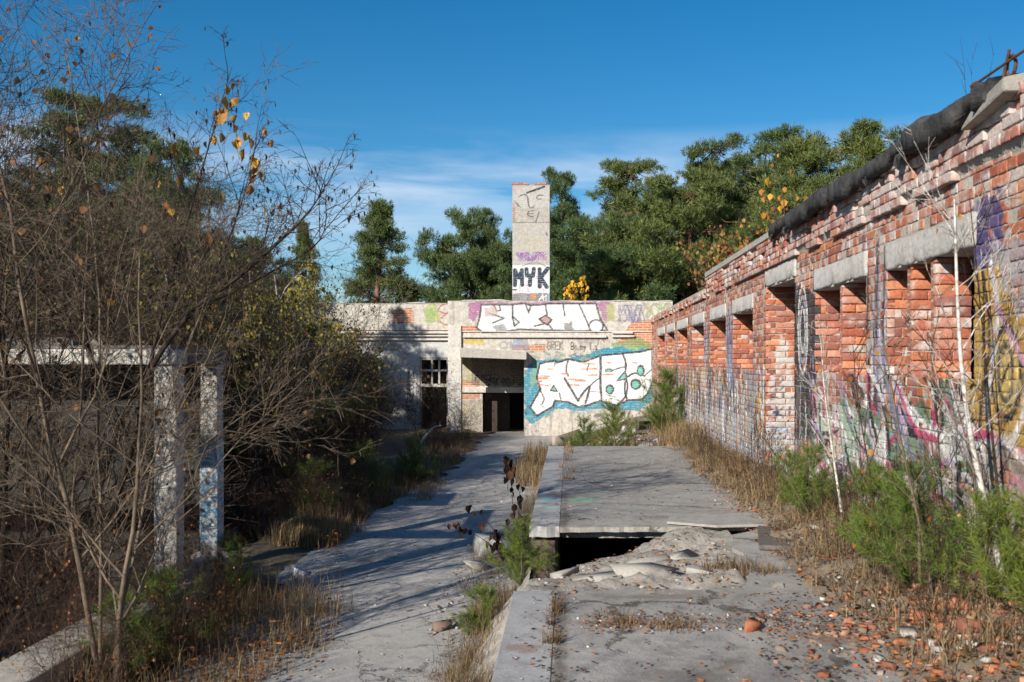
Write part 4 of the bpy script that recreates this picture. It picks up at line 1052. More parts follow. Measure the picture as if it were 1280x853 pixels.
def grow(rnd, p, d, L, r, lvl, cfg, segs, tips):
    """a wandering, tapering shoot with side shoots; cfg[lvl] = (segments, side shoots, angle, length ratio, wander, lift)"""
    ns, nc, ang, lr, wan, lift = cfg[lvl]
    step = L / ns; pts = [p]; r1 = r * (.3 if lvl < len(cfg) - 1 else .45)
    spots = sorted(rnd.uniform(.18, 1.0) for _ in range(nc)); si = 0
    for i in range(ns):
        f0 = i / ns; f1 = (i + 1) / ns
        d = nrm((d[0] + rnd.gauss(0, wan), d[1] + rnd.gauss(0, wan), d[2] + rnd.gauss(0, wan) + lift))
        q = (p[0] + d[0] * step, p[1] + d[1] * step, p[2] + d[2] * step)
        segs.append(p + q + (r + (r1 - r) * f0, r + (r1 - r) * f1))
        while si < len(spots) and spots[si] <= f1:
            u = (spots[si] - f0) / (f1 - f0)
            if lvl + 1 < len(cfg):
                o = tuple(p[k] + (q[k] - p[k]) * u for k in range(3))
                a = math.radians(ang * rnd.uniform(.7, 1.3)); th = rnd.uniform(0, 2 * math.pi)
                ax = nrm((d[1] * .3 - d[2] * .9, d[2] * .2 - d[0] * .3, d[0] * .9 - d[1] * .2)) if abs(d[2]) < .95 else (1, 0, 0)
                bx = nrm((d[1] * ax[2] - d[2] * ax[1], d[2] * ax[0] - d[0] * ax[2], d[0] * ax[1] - d[1] * ax[0])); ax = nrm((bx[1] * d[2] - bx[2] * d[1], bx[2] * d[0] - bx[0] * d[2], bx[0] * d[1] - bx[1] * d[0]))
                sd_ = tuple(d[k] * math.cos(a) + (ax[k] * math.cos(th) + bx[k] * math.sin(th)) * math.sin(a) for k in range(3))
                rr = (r + (r1 - r) * spots[si]) * rnd.uniform(.45, .7)
                grow(rnd, o, sd_, L * lr * rnd.uniform(.6, 1.2) * (1.15 - .5 * spots[si]), max(rr, .0021), lvl + 1, cfg, segs, tips)
            si += 1
        p = q
    tips.append(p + d + (lvl,))


def seg_arrays(segs, k=3):
    S = np.array(segs, float); n = len(S); a = S[:, :3]; b = S[:, 3:6]; d = b - a; d /= np.maximum(np.linalg.norm(d, axis=1), 1e-9)[:, None]
    h = np.where(np.abs(d[:, 2:3]) > .9, np.array([[1., 0, 0]]), np.array([[0, 0, 1.]])); x = np.cross(d, h); x /= np.linalg.norm(x, axis=1)[:, None]; y = np.cross(d, x)
    t = np.arange(k) * 2 * np.pi / k; ring = x[:, None] * np.cos(t)[None, :, None] + y[:, None] * np.sin(t)[None, :, None]
    b2 = b + d * S[:, 7:8] * .5
    V = np.concatenate([a[:, None] + ring * S[:, 6][:, None, None], b2[:, None] + ring * S[:, 7][:, None, None]], 1).reshape(-1, 3)
    o = np.arange(n)[:, None] * 2 * k; q = np.arange(k)[None]
    Fq = np.stack([o + q, o + (q + 1) % k, o + k + (q + 1) % k, o + k + q], -1).reshape(-1, 4)
    return V, Fq


def stems_mesh(name, segs, mat, parent=None):
    S = np.array(segs, float); big = S[:, 6] > .008
    parts = [seg_arrays(S[m], k) for m, k in ((big, 6), (~big, 3)) if m.any()]
    V = np.concatenate([p[0] for p in parts]); off = 0; FF = []
    for p in parts: FF.append(p[1] + off); off += len(p[0])
    return np_mesh(name, V, FF, mat, parent, smooth=True)


def rdir(n, rs):
    v = rs.normal(size=(n, 3)); return v / np.linalg.norm(v, axis=1)[:, None]


def leaf_arrays(C, size, rs, hang=.8, cols=None, curl=.25, slim=.8):
    """pointed six-sided leaves folded along the midrib; returns V, faces, colours"""
    n = len(C); ax = rdir(n, rs) * (1 - hang) + np.array([0, 0, -1.]) * hang; ax /= np.linalg.norm(ax, axis=1)[:, None]
    sx = np.cross(ax, rdir(n, rs)); sx /= np.maximum(np.linalg.norm(sx, axis=1), 1e-6)[:, None]; nz = np.cross(ax, sx)
    s = (size * rs.uniform(.6, 1.25, n))[:, None]; cu = rs.uniform(-curl, curl, n)[:, None]
    L = [(0, 0, 0), (.5, .3, 1), (.4, .62, 1), (0, 1, .3), (-.4, .62, 1), (-.5, .3, 1)]
    V = np.stack([C + sx * s * a * slim + ax * s * b + nz * s * cu * c for a, b, c in L], 1).reshape(-1, 3)
    o = np.arange(n)[:, None] * 6
    Fq = np.concatenate([o + np.array([0, 1, 2, 3]), o + np.array([0, 3, 4, 5])])
    cc = np.array(cols)[rs.randint(0, len(cols), n)] * rs.uniform(.75, 1.2, (n, 1))
    return V, Fq, np.repeat(cc, 6, 0)


def leaves_mesh(name, C, size, rs, cols, parent=None, **kw):
    V, Fq, c = leaf_arrays(np.asarray(C, float), size, rs, cols=cols, **kw)
    return np_mesh(name, V, [Fq], M['leaf'], parent, col=c)


def needle_arrays(C, D, length, width, rs, spread=.8, cols=None):
    n = len(C); d = D + rdir(n, rs) * spread; d /= np.linalg.norm(d, axis=1)[:, None]
    x = np.cross(d, rdir(n, rs)); x /= np.maximum(np.linalg.norm(x, axis=1), 1e-6)[:, None]
    l = (length * rs.uniform(.7, 1.2, n))[:, None]
    V = np.stack([C - x * width / 2, C + x * width / 2, C + d * l], 1).reshape(-1, 3)
    cc = np.array(cols)[rs.randint(0, len(cols), n)] * rs.uniform(.7, 1.25, (n, 1))
    return V, np.arange(3 * n).reshape(-1, 3), np.repeat(cc, 3, 0)


def copy_tree(o, loc, rz=0, sc=1.0, label=None, group=None, tilt=(0, 0)):
    c = o.copy(); COL.objects.link(c); c.location = loc; c.rotation_euler = (tilt[0], tilt[1], rz); c.scale = (sc, sc, sc) if isinstance(sc, (int, float)) else sc
    if label: c['label'] = label
    if group: c['group'] = group
    for ch in o.children:
        d = ch.copy(); COL.objects.link(d); d.parent = c
        for g_ in ch.children:
            e_ = g_.copy(); COL.objects.link(e_); e_.parent = d
    return c


def Gz(x, y): return float(gz(np.array([x]), np.array([y]))[0])
def Bz(x, y): return float(bankz(np.array([x]), np.array([y]))[0])


# ---------------- pines
PINE = [(.085, .125, .035), (.12, .16, .045), (.06, .1, .035), (.15, .175, .05), (.1, .14, .055)]


def pine_mesh(seed, h, crown0, rad, top, npad, name='pine_tree', dens=1.0):
    """trunk with limbs; the crown is a few dozen flattened pads of needle tufts carried on the limbs"""
    rnd = random.Random(seed); rs = np.random.RandomState(seed); segs = []
    root = empty(name)
    p = (0, 0, -.3); lean = (rnd.uniform(-.03, .03), rnd.uniform(-.03, .03)); n = 12; axis = []
    for i in range(n):
        q = (p[0] + lean[0] * h / n + rnd.gauss(0, .05), p[1] + lean[1] * h / n + rnd.gauss(0, .05), -.3 + (h) * (i + 1) / n)
        segs.append(p + q + (.022 * h * (1 - i / n) ** .8 + .02, .022 * h * (1 - (i + 1) / n) ** .8 + .02)); axis.append((p, q)); p = q
    pads = []
    for i in range(npad):
        f = crown0 + (1 - crown0) * (i + rnd.random()) / npad
        zz = f * h; k = min(int((zz + .3) / h * n), n - 1); o = axis[k][1]
        g_ = (f - crown0) / (1 - crown0)
        prof = max(.42, math.sin(math.pi * min(1, (g_ * .8 + .18))) ** .8) if top == 'round' else (1 - g_) ** .95 + .05
        L = rad * prof * rnd.choice((rnd.uniform(.25, .8), rnd.uniform(.7, 1.2))); th = rnd.uniform(0, 2 * math.pi)
        e_ = (o[0] + L * math.cos(th), o[1] + L * math.sin(th), zz + L * rnd.uniform(.05, .4))
        m = tuple((o[j] + e_[j]) / 2 + (rnd.gauss(0, .12) if j < 2 else -.06 * L) for j in range(3))
        r0 = .012 * h * (1 - g_ * .75) * .45
        segs.append(o + m + (r0, r0 * .7)); segs.append(m + e_ + (r0 * .7, r0 * .25))
        pads.append((e_, rnd.uniform(.4, .8) * (.5 + .55 * rad / 3) * (1 - .35 * g_)))
        if L > .5 * rad and rnd.random() < .7: pads.append((tuple(m[j] + rnd.gauss(0, .25) for j in range(3)), rnd.uniform(.35, .7) * (.5 + .6 * rad / 3)))
    C, D = [], []
    for (c, pr) in pads:
        nt_ = int(125 * dens * (pr / .7) ** 2) + 8
        v = rdir(nt_, rs); rr = rs.uniform(.3, 1.25, nt_)[:, None] * pr
        pos = v * rr * np.array([1, 1, .45]) + np.array(c)
        C.append(pos); D.append(v * .8 + np.array([0, 0, .55]))
    C = np.concatenate(C); D = np.concatenate(D)
    m = 11; C2 = np.repeat(C, m, 0) + rs.normal(size=(len(C) * m, 3)) * .05; D2 = np.repeat(D, m, 0)
    V, Ft, cc = needle_arrays(C2, D2, .17, .03, rs, .8, PINE)
    tone = np.repeat(np.repeat(rs.uniform(.6, 1.3, len(C)), m), 3)[:, None]
    stems_mesh('trunk', segs, M['bark_pine'], root)
    np_mesh('crown', V, [Ft], M['needle'], root, col=cc * tone)
    return root


def px_at(px, Y): return (px - VX) / F * Y


PA = pine_mesh(101, 12.6, .2, 3.5, 'round', 120)
PB = pine_mesh(102, 12.0, .3, 3.0, 'round', 92)
PC = pine_mesh(118, 9.5, .12, 2.6, 'cone', 115)
PD = pine_mesh(104, 9.0, .08, 4.1, 'round', 125)
GP = 'pines standing behind the ruins'
plist = [
    (PA, 800, 48, 205, 2.4, 'broad pine rising just to the right of the chimney, dense to its foot'),
    (PB, 706, 52, 217, .4, 'slender pine with an open crown peeking out directly behind the chimney'),
    (PD, 592, 46, 268, 1.2, 'wide rounded pine spreading to the left of the chimney'),
    (PB, 884, 50, 178, 4.0, 'tallest pine of the right-hand row, its trunk showing through the crown'),
    (PA, 950, 54, 172, 5.2, 'pine with a narrow double top above the step of the brick wall'),
    (PD, 1052, 50, 168, .2, 'flat-topped pine farthest to the right above the tar felt of the wall'),
    (PC, 466, 46, 254, .8, 'lone conical pine standing clear against the sky over the low side wing'),
    (PC, 382, 50, 280, 2.9, 'small pine tip poking out of the yellow birch foliage'),
    (PA, 128, 33, 128, 3.3, 'large dark pine behind the bare branches at upper left'),
    (PB, 214, 25.5, 180, 5.6, 'dark pine behind the golden hanging leaves'),
    (PD, 742, 44, 285, 3.6, 'low bushy pine beside the right edge of the chimney'),
    (PD, 852, 44, 232, 4.6, 'bushy pine filling the gap under the tallest pine'),
    (PD, 990, 46, 235, 5.5, 'low pine half hidden by the coping of the brick wing'),
    (PD, 92, 29, 262, 3.9, 'broad low pine darkening the thicket above the porch beam'),
    (PD, 176, 31, 250, .3, 'broad low pine behind the thicket right of the large dark pine'),
    (PD, 292, 34, 302, 1.7, 'low pine behind the yellowing birches'),
    (PD, 30, 38, 235, 2.2, 'dark pine at the far left edge behind twigs'),
    (PC, 520, 70, 358, 4.4, 'tiny distant pine above the coping of the side wing'),
    (PD, 640, 52, 300, .9, 'pine crown tucked behind the chimney shaft'),
    (PA, 1110, 58, 215, 1.1, 'far pine just showing over the tar felt'),
]
WID = {214: .8, 592: .62, 466: .95, 382: .6, 706: .7, 520: .8}
hts = {PA: 12.6, PB: 12.0, PC: 9.5, PD: 9.0}; usedp = set()
for (src, px, Y, ty, rz, lab) in plist:
    zt = H - (ty - VY) / F * Y; sc = zt / (hts[src] + .1); loc = (px_at(px, Y), Y, 0)
    if src not in usedp:
        usedp.add(src); o = src; o.location = loc; o.rotation_euler = (0, 0, rz); o.scale = (sc * WID.get(px, 1),) * 2 + (sc,); tag(o, lab, 'pine tree', GP)
    else:
        o = copy_tree(src, loc, rz, (sc * WID.get(px, 1),) * 2 + (sc,), lab, GP)
        o['category'] = 'pine tree'
# unseen pines added left of the viewer to shade the lot
for (x, y, s_, rz) in ((-9.6, 3.4, .5, 4), (-11.2, 2.4, .5, 1), (-10.2, -.4, .45, 2), (-12.5, 5.0, .5, 3)):
    o = copy_tree(PD, (x, y, 0), rz, s_, 'unseen bushy pine added left of the viewer to shade the lot', 'unseen pines left of the viewer'); o['category'] = 'pine tree'

# ---------------- bare shrubs and trees
CFG_SHRUB = [(7, 9, 40, .58, .11, .03), (5, 6, 46, .55, .17, .0), (4, 4, 50, .6, .2, -.02), (3, 0, 0, 0, .24, .0)]
CFG_TREE = [(10, 9, 42, .5, .06, .04), (7, 8, 40, .5, .1, .05), (5, 5, 42, .55, .14, .03), (3, 3, 40, .6, .18, 0), (2, 0, 0, 0, .2, 0)]
CFG_FINE = [(6, 10, 36, .52, .1, .03), (4, 6, 44, .55, .16, .0), (3, 3, 48, .6, .2, -.02), (2, 0, 0, 0, .24, 0)]
OLIVE = [(.16, .14, .035), (.11, .12, .03), (.22, .17, .04), (.09, .06, .03)]
BROWN = [(.1, .055, .03), (.14, .075, .035), (.07, .04, .025), (.2, .1, .04)]
GOLD = [(.55, .3, .05), (.5, .24, .05), (.62, .38, .07), (.42, .2, .06), (.3, .15, .06)]
OCHRE = [(.3, .22, .05), (.22, .2, .05), (.38, .25, .05), (.16, .16, .05)]
ORANGE = [(.4, .14, .04), (.32, .11, .04), (.45, .2, .06), (.22, .09, .04)]


def shrub(seed, name, nstem, h, spread, cfg, r, mat, leaf=None, lsize=.04, ln=0, lean=(0, 0), hang=.7, base_r=.25):
    rnd = random.Random(seed); rs = np.random.RandomState(seed); segs, tips = [], []; root = empty(name)
    for i in range(nstem):
        th = 2 * math.pi * (i + rnd.random() * .8) / nstem; a = spread * rnd.uniform(.3, 1.0)
        d = nrm((math.cos(th) * a + lean[0], math.sin(th) * a + lean[1], 1))
        grow(rnd, (math.cos(th) * base_r * rnd.random(), math.sin(th) * base_r * rnd.random(), -.12), d, h * rnd.uniform(.65, 1.08), r * rnd.uniform(.6, 1.1), 0, cfg, segs, tips)
    stems_mesh('stems', segs, mat, root)
    if leaf and ln:
        T = np.array([t_[:3] for t_ in tips]); T = T[rs.randint(0, len(T), ln)] + rs.normal(size=(ln, 3)) * .03
        leaves_mesh('leaves', T, lsize, rs, leaf, root, hang=hang)
    return root


S1_ = shrub(11, 'bare_shrub', 7, 3.4, .38, CFG_SHRUB, .02, M['bark'], BROWN, .05, 420)
S2_ = shrub(12, 'bare_shrub', 9, 3.0, .5, CFG_SHRUB, .016, M['bark_red'], BROWN, .045, 260)
S3_ = shrub(13, 'bare_shrub', 6, 3.8, .3, CFG_SHRUB, .022, M['bark'], OLIVE, .055, 1500)
S4_ = shrub(14, 'bare_shrub', 12, 2.4, .6, CFG_FINE, .012, M['bark_red'], ORANGE, .05, 120)
S5_ = shrub(15, 'bare_shrub', 10, 2.7, .45, CFG_FINE, .013, M['bark'], OLIVE, .05, 800)
T1_ = shrub(21, 'bare_tree', 3, 5.2, .26, CFG_TREE, .028, M['bark'], BROWN, .05, 420, base_r=.2)
T2_ = shrub(22, 'bare_tree', 4, 4.6, .34, CFG_TREE, .023, M['bark_pale'], BROWN, .045, 220, base_r=.2)
T3_ = shrub(23, 'bare_tree', 3, 4.9, .2, CFG_TREE, .024, M['bark'], GOLD, .07, 26, lean=(.5, -.03), base_r=.15)
first = set()


def put(src, x, y, z=None, rz=None, sc=1.0, label='', cat='shrub', group=None, tilt=(0, 0)):
    z = Gz(x, y) if z is None else z; rz = R.uniform(0, 6.28) if rz is None else rz
    if src.name not in first:
        first.add(src.name); o = src; o.location = (x, y, z); o.rotation_euler = (tilt[0], tilt[1], rz); o.scale = (sc,) * 3 if isinstance(sc, (int, float)) else sc
        tag(o, label, cat, group)
    else:
        o = copy_tree(src, (x, y, z), rz, sc, label, None, tilt); o['category'] = cat
        if group: o['group'] = group
        elif 'group' in o: del o['group']
    return o


GB = 'bare trees and shrubs left of the path'
for (s_, x, y, rz, sc, lab, cat) in (
        (T2_, -3.22, 6.9, .3, 1.0, 'pale-stemmed bare sapling leaning across the front of the white concrete post', 'tree'),
        (T1_, -4.7, 7.7, 1.4, 1.12, 'tall bare tree with dark catkins reaching the top left of the picture', 'tree'),
        (T1_, -5.9, 8.6, 4.0, 1.18, 'bare tree with brown seed clusters behind the tallest left tree', 'tree'),
        (T3_, -5.1, 9.0, 0.0, 1.0, 'bare tree leaning right with golden leaves hanging against the blue sky', 'tree'),
        (T1_, -6.9, 9.3, 2.9, 1.0, 'slight dark bare tree deep behind the porch beam', 'tree'),
        (T1_, -5.7, 6.9, .7, .95, 'dark bare tree crossing the left edge of the picture', 'tree'),
        (T2_, -4.3, 8.3, 2.2, .9, 'thin grey tree in front of the porch beam', 'tree'),
        (T2_, -7.4, 14.6, 5.0, 1.25, 'grey bare tree standing over the porch roof', 'tree'),
        (T1_, -8.6, 14.8, 2.8, 1.1, 'dark bare tree at the left edge behind the porch', 'tree')):
    put(s_, x, y, None, rz, sc, lab, cat, GB)
GS = 'bare shrubs of the thicket'
for i, (s_, x, y, sc) in enumerate(((S2_, -4.7, 6.6, .65), (S4_, -4.0, 7.6, .6), (S5_, -6.4, 8.0, .7), (S2_, -5.2, 14.2, .9), (S4_, -4.3, 13.6, .6), (S4_, -4.4, 10.6, .5), (S1_, -7.0, 14.6, 1.0), (S1_, -8.4, 14.4, 1.1), (S3_, -6.2, 14.8, 1.05), (S2_, -9.2, 15, 1.1), (S2_, -7.2, 7.8, .7))):
    put(s_, x, y, None, None, sc, 'leafless brown shrub in the tangle around the concrete porch', 'shrub', GS)
rq = random.Random(33)
for i in range(34):
    y = 13.6 + 9.5 * i / 34; x = rq.uniform(-.3 * y - 4.5, -.3 * y - .9)
    put((S1_, S2_, S3_, S5_, S2_)[i % 5], x, y, None, None, rq.uniform(.85, 1.2), 'leafless shrub in the dense brown thicket between the porch and the side wing', 'shrub', 'bare shrubs of the middle thicket')
for (x, y, sc) in ((-4.9, 14.4, .85), (-5.6, 15.8, 1.0), (-5.3, 17.2, .8), (-6.2, 18.6, 1.0), (-5.6, 20.2, .8), (-6.6, 21.6, 1.0), (-5.4, 22.6, .7), (-6.2, 24.0, .9), (-5.6, 25.8, .7), (-7.0, 16.4, 1.1), (-8.0, 18.8, 1.1), (-7.4, 23.4, 1.1)):
    put((S1_, S2_)[int(y * 10) % 2], x, y, None, None, sc, 'leafless shrub in the dense brown thicket between the porch and the side wing', 'shrub', 'bare shrubs of the middle thicket')
for i, (x, y) in enumerate(((-3.2, 6.5), (-3.25, 8.3), (-3.1, 7.6), (-4.05, 9.9), (-3.95, 12.9))):
    put(S4_, x, y, None, None, .36, 'low tangle of red-brown twigs against the low concrete wall', 'shrub', 'low twigs along the low wall')
for i in range(20):
    y = 14.5 + 15 * i / 20; x = -.2 * y - rq.uniform(2.0, 3.4)
    put((S2_, S5_, S1_, S3_)[i % 4], x, y, None, None, rq.uniform(.6, .85), 'leafless shrub in the dense brown thicket between the porch and the side wing', 'shrub', 'bare shrubs of the middle thicket')
for i in range(22):
    y = 22.0 + 5.2 * i / 22; x = rq.uniform(-10.5, -.215 * y - .35)
    put((S5_, S1_, S2_, S3_)[i % 4], x, y, None, None, rq.uniform(.75, 1.2), 'bare shrub in the thicket that hides the shaded side wing', 'shrub', 'bare shrubs before the side wing')
for (x, y, sc) in ((-5.1, 25.5, .75), (-5.7, 27.2, .6), (-6.6, 28.6, .6), (-6.1, 29.8, .5), (-4.9, 23.6, .6), (-7.6, 30.2, .6), (-5.0, 21.8, .6), (-5.7, 24.2, .85)):
    put((S5_, S2_)[int(y) % 2], x, y, None, None, sc, 'bare shrub in the thicket that hides the shaded side wing', 'shrub', 'bare shrubs before the side wing')
for i in range(16):
    y = 13.5 + 16 * i / 16; x = -.2 * y - rq.uniform(.2, 1.8)
    put((S4_, S5_)[i % 2], x, y, None, None, rq.uniform(.32, .5), 'low twiggy shrub at the foot of the thicket', 'shrub', 'low shrubs at the foot of the thicket')
for (s_, x, y, sc) in ((S4_, -3.15, 29.6, .5), (S4_, -3.9, 28.2, .6), (S5_, -4.5, 29.8, .7), (S4_, -3.3, 26.5, .4), (S4_, -3.3, 23.5, .4)):
    put(s_, x, y, None, None, sc, 'low reddish twiggy shrub at the edge of the path before the pillar', 'shrub', 'low shrubs along the path edge')

# weeping birches with thinning yellow leaves behind the thicket
CFG_BIRCH = [(10, 16, 40, .38, .04, .03), (6, 8, 30, .5, .12, -.1), (5, 3, 30, .7, .12, -.22), (3, 0, 0, 0, .1, -.2)]
WB = shrub(41, 'birch_tree', 2, 4.9, .12, CFG_BIRCH, .05, M['birch'], [(.36, .28, .05), (.25, .24, .05), (.44, .31, .055), (.17, .18, .045)], .075, 4600, hang=.85)
for (px, Y, sc, lab) in ((322, 17.5, .92, 'weeping birch with thin yellow leaves behind the middle of the thicket'), (245, 15.5, .88, 'yellowing birch behind the leaning golden-leaved tree'), (398, 24.5, .84, 'small olive-yellow birch at the right end of the thicket'), (372, 19, .9, 'olive birch between the two yellow ones'), (286, 22.5, .98, 'tall thin birch at the back of the yellowing group'), (436, 26.5, .74, 'smallest birch, its twigs before the shaded wing')):
    put(WB, px_at(px, Y), Y, None, None, sc, lab, 'birch tree', 'yellowing birches')

# shade trees out of the frame: bare trees behind the viewer dapple the platform
for (x, y, sc, rz) in ((-5.9, .6, .8, 2), (-4.4, -2.2, 1.0, 4)):
    put(T1_ if rz % 2 else T2_, x, y, 0, rz, sc, 'bare tree beside the yard, left of the viewer', 'tree', 'bare trees left of the viewer')

# shrubs on the roofs
RS1 = shrub(51, 'roof_shrub', 5, .95, .35, [(5, 6, 30, .45, .08, .08), (3, 3, 35, .5, .1, .05), (2, 0, 0, 0, .1, 0)], .012, M['bark'], [(.75, .42, .03), (.8, .5, .05), (.65, .33, .03)], .12, 150)
put(RS1, px_at(721, 33), 33, 4.2, None, 1.0, 'small shrub with bright yellow leaves growing on the roof beside the chimney', 'shrub')
RS2 = shrub(52, 'roof_shrub', 9, 1.3, .45, CFG_FINE, .012, M['bark_red'], ORANGE + OCHRE, .07, 700)
put(RS2, 4.2, 26.5, 3.7, None, 1.5, 'rusty orange bush growing on the lower roof behind the brick wall', 'shrub')
put(RS2, 4.9, 23.5, 3.7, None, 1.6, 'olive brown bush on the roof behind the step of the brick wall', 'shrub')
RS3 = shrub(53, 'roof_shrub', 3, .8, .4, [(5, 6, 34, .45, .1, .02), (3, 3, 35, .5, .1, 0), (2, 0, 0, 0, .1, 0)], .007, M['bark_pale'], [(.6, .26, .03), (.65, .36, .04), (.45, .18, .03)], .09, 22, hang=.9)
put(RS3, XW + .05, 11.9, ZT + .05, .6, 1.0, 'thin twigs with orange leaves on the wall top where the tar felt ends', 'shrub')
RS4 = shrub(54, 'roof_shrub', 3, .7, .3, [(5, 3, 34, .4, .08, .02), (2, 0, 0, 0, .1, 0)], .004, M['bark_red'])
put(RS4, XW + .2, 6.9, ZT + .14, 2.6, .8, 'wispy bare twigs growing out of the tar felt on the near wall top', 'shrub')

# ---------------- young pines
YG = [(.09, .15, .02), (.13, .2, .03), (.06, .11, .02), (.17, .22, .04)]


def young_pine(seed, h, tw, nlen, cols, name='young_pine'):
    rnd = random.Random(seed); rs = np.random.RandomState(seed); segs, tips = [], []; root = empty(name)
    cfg = [(8, 0, 0, 0, .03, .06), (4, 4, 40, .55, .08, .1), (3, 0, 0, 0, .1, .12)]
    grow(rnd, (0, 0, -.1), (0, 0, 1), h + .1, .012 * h + .004, 0, cfg, segs, tips)
    main = list(segs)
    for w_ in range(tw):
        f = .05 + .9 * w_ / tw; s_ = main[min(int(f * 8), 7)]
        for q in range(rnd.randint(4, 6)):
            th = rnd.uniform(0, 6.28); L = h * (.52 * (1 - f) + .12) * rnd.uniform(.7, 1.15)
            grow(rnd, (s_[3], s_[4], s_[5] - rnd.uniform(0, .1) * h), nrm((math.cos(th), math.sin(th), rnd.uniform(.25, .8))), L, .006, 1, cfg, segs, tips)
    S = np.array(segs); S_ = S[len(main) // 2:]; a, b = S_[:, :3], S_[:, 3:6]; L = np.linalg.norm(b - a, axis=1); n = np.maximum((L * 330).astype(int), 3)
    idx = np.repeat(np.arange(len(S_)), n); u = rs.rand(len(idx))[:, None]; C = a[idx] + (b[idx] - a[idx]) * u; D = (b[idx] - a[idx]) / np.maximum(L[idx], 1e-6)[:, None]
    V, Ft, cc = needle_arrays(C, D * .75, nlen, .0036, rs, .85, cols)
    stems_mesh('stem', segs, M['bark_pale'], root); np_mesh('needles', V, [Ft], M['needle'], root, col=cc)
    return root


Y1_ = young_pine(61, .95, 7, .085, YG); Y2_ = young_pine(62, .75, 6, .075, YG); Y3_ = young_pine(63, 1.5, 10, .09, YG)
yl = [
    (Y1_, 2.15, 6.1, .85, 'b', 'largest bright green young pine at the foot of the near brick wall'), (Y2_, 2.3, 5.5, .85, 'b', 'young pine beside the white birch stem'), (Y1_, 2.42, 4.95, .8, 'b', 'young pine cut by the right edge of the picture'),
    (Y2_, 2.2, 6.9, .8, 'b', 'small pine on the bank behind the largest one'), (Y1_, 2.25, 9.1, .72, 'b', 'young pine growing before the white sprayed doorway jamb'), (Y2_, 2.35, 7.7, .75, 'b', 'young pine between the two near windows'), (Y2_, 2.2, 9.9, .7, 'b', 'outermost young pine leaning over the platform edge'),
    (Y3_, 2.2, 22.5, 1.05, 'b', 'bushy pine growing in the corner beside the far block'), (Y3_, .95, 20.6, .75, 'g', 'young pine in the rubble below the white letters'), (Y1_, .3, 21.5, 1.0, 'g', 'thin young pine at the left end of the rubble heap'), (Y2_, .0, 20.0, .9, 'g', 'small pine sprig near the platform end'),
    (Y1_, -.42, 8.75, .62, 'f', 'young green pine at the left edge of the broken platform'), (Y2_, -.75, 8.6, .6, 'g', 'small dark pine seedling before the broken platform'),
    (Y1_, -3.35, 16.4, 1.0, 'g', 'bright green young pine at the left path edge'), (Y1_, -3.0, 19.2, 1.0, 'g', 'young pine beside the leaning pale stick'), (Y2_, -3.7, 14.4, 1.1, 'g', 'dark young pine under the thicket by the path'), (Y2_, -4.15, 14.9, 1.1, 'g', 'half hidden young pine deep under the thicket'),
    (Y1_, -3.3, 9.6, .62, 'g', 'pine seedling at the foot of the rear porch post'), (Y2_, -3.2, 7.9, .95, 'g', 'dark green seedling before the low concrete wall'), (Y2_, -3.25, 7.2, .8, 'g', 'shaded pine seedling at lower left below the pale sapling')]
for (s_, x, y, sc, w_, lab) in yl:
    put(s_, x, y, Bz(x, y) if w_ == 'b' else float(fillz(np.array([x]), np.array([y]))[0]) if w_ == 'f' else Gz(x, y), None, sc, lab, 'young pine', 'young pines seeded in the ruin')

# ---------------- birch saplings and stalks against the brick wall


def bent_sapling(name, pts, r0, r1, mat, seed, ntw, tl, leaf=None, ln=0, lsize=.05):
    rnd = random.Random(seed); rs = np.random.RandomState(seed); o0 = Vector(pts[0]); root = empty(name, tuple(o0))
    q = smoothline([tuple(Vector(p) - o0) for p in pts], 6); segs, tips = [], []; n = len(q) - 1
    for i in range(n):
        segs.append(tuple(q[i]) + tuple(q[i + 1]) + (r0 + (r1 - r0) * i / n, r0 + (r1 - r0) * (i + 1) / n))
    cfg = [(5, 4, 35, .5, .08, .05), (3, 2, 38, .5, .12, .03), (2, 0, 0, 0, .12, 0)]
    for k in range(ntw):
        f = .3 + .7 * (k + rnd.random()) / ntw; i = min(int(f * n), n - 1); th = rnd.uniform(0, 6.28)
        grow(rnd, tuple(q[i]), nrm((math.cos(th) * .8, math.sin(th) * .8, rnd.uniform(.5, 1.2))), tl * (1.2 - .6 * f) * rnd.uniform(.6, 1.2), .0045, 0, cfg, segs, tips)
    stems_mesh('stem', segs, mat, root)
    if ln:
        T = np.array([t_[:3] for t_ in tips]); T = T[rs.randint(0, len(T), ln)]
        leaves_mesh('leaves', T, lsize, rs, leaf, root, hang=.85)
    return root


def stem_px(base, rest, Y, dY=0.0):
    pts = [P(base[0], base[1], Y)] + [P(a, b, Y + dY * (i + 1)) for i, (a, b) in enumerate(rest)]
    return pts


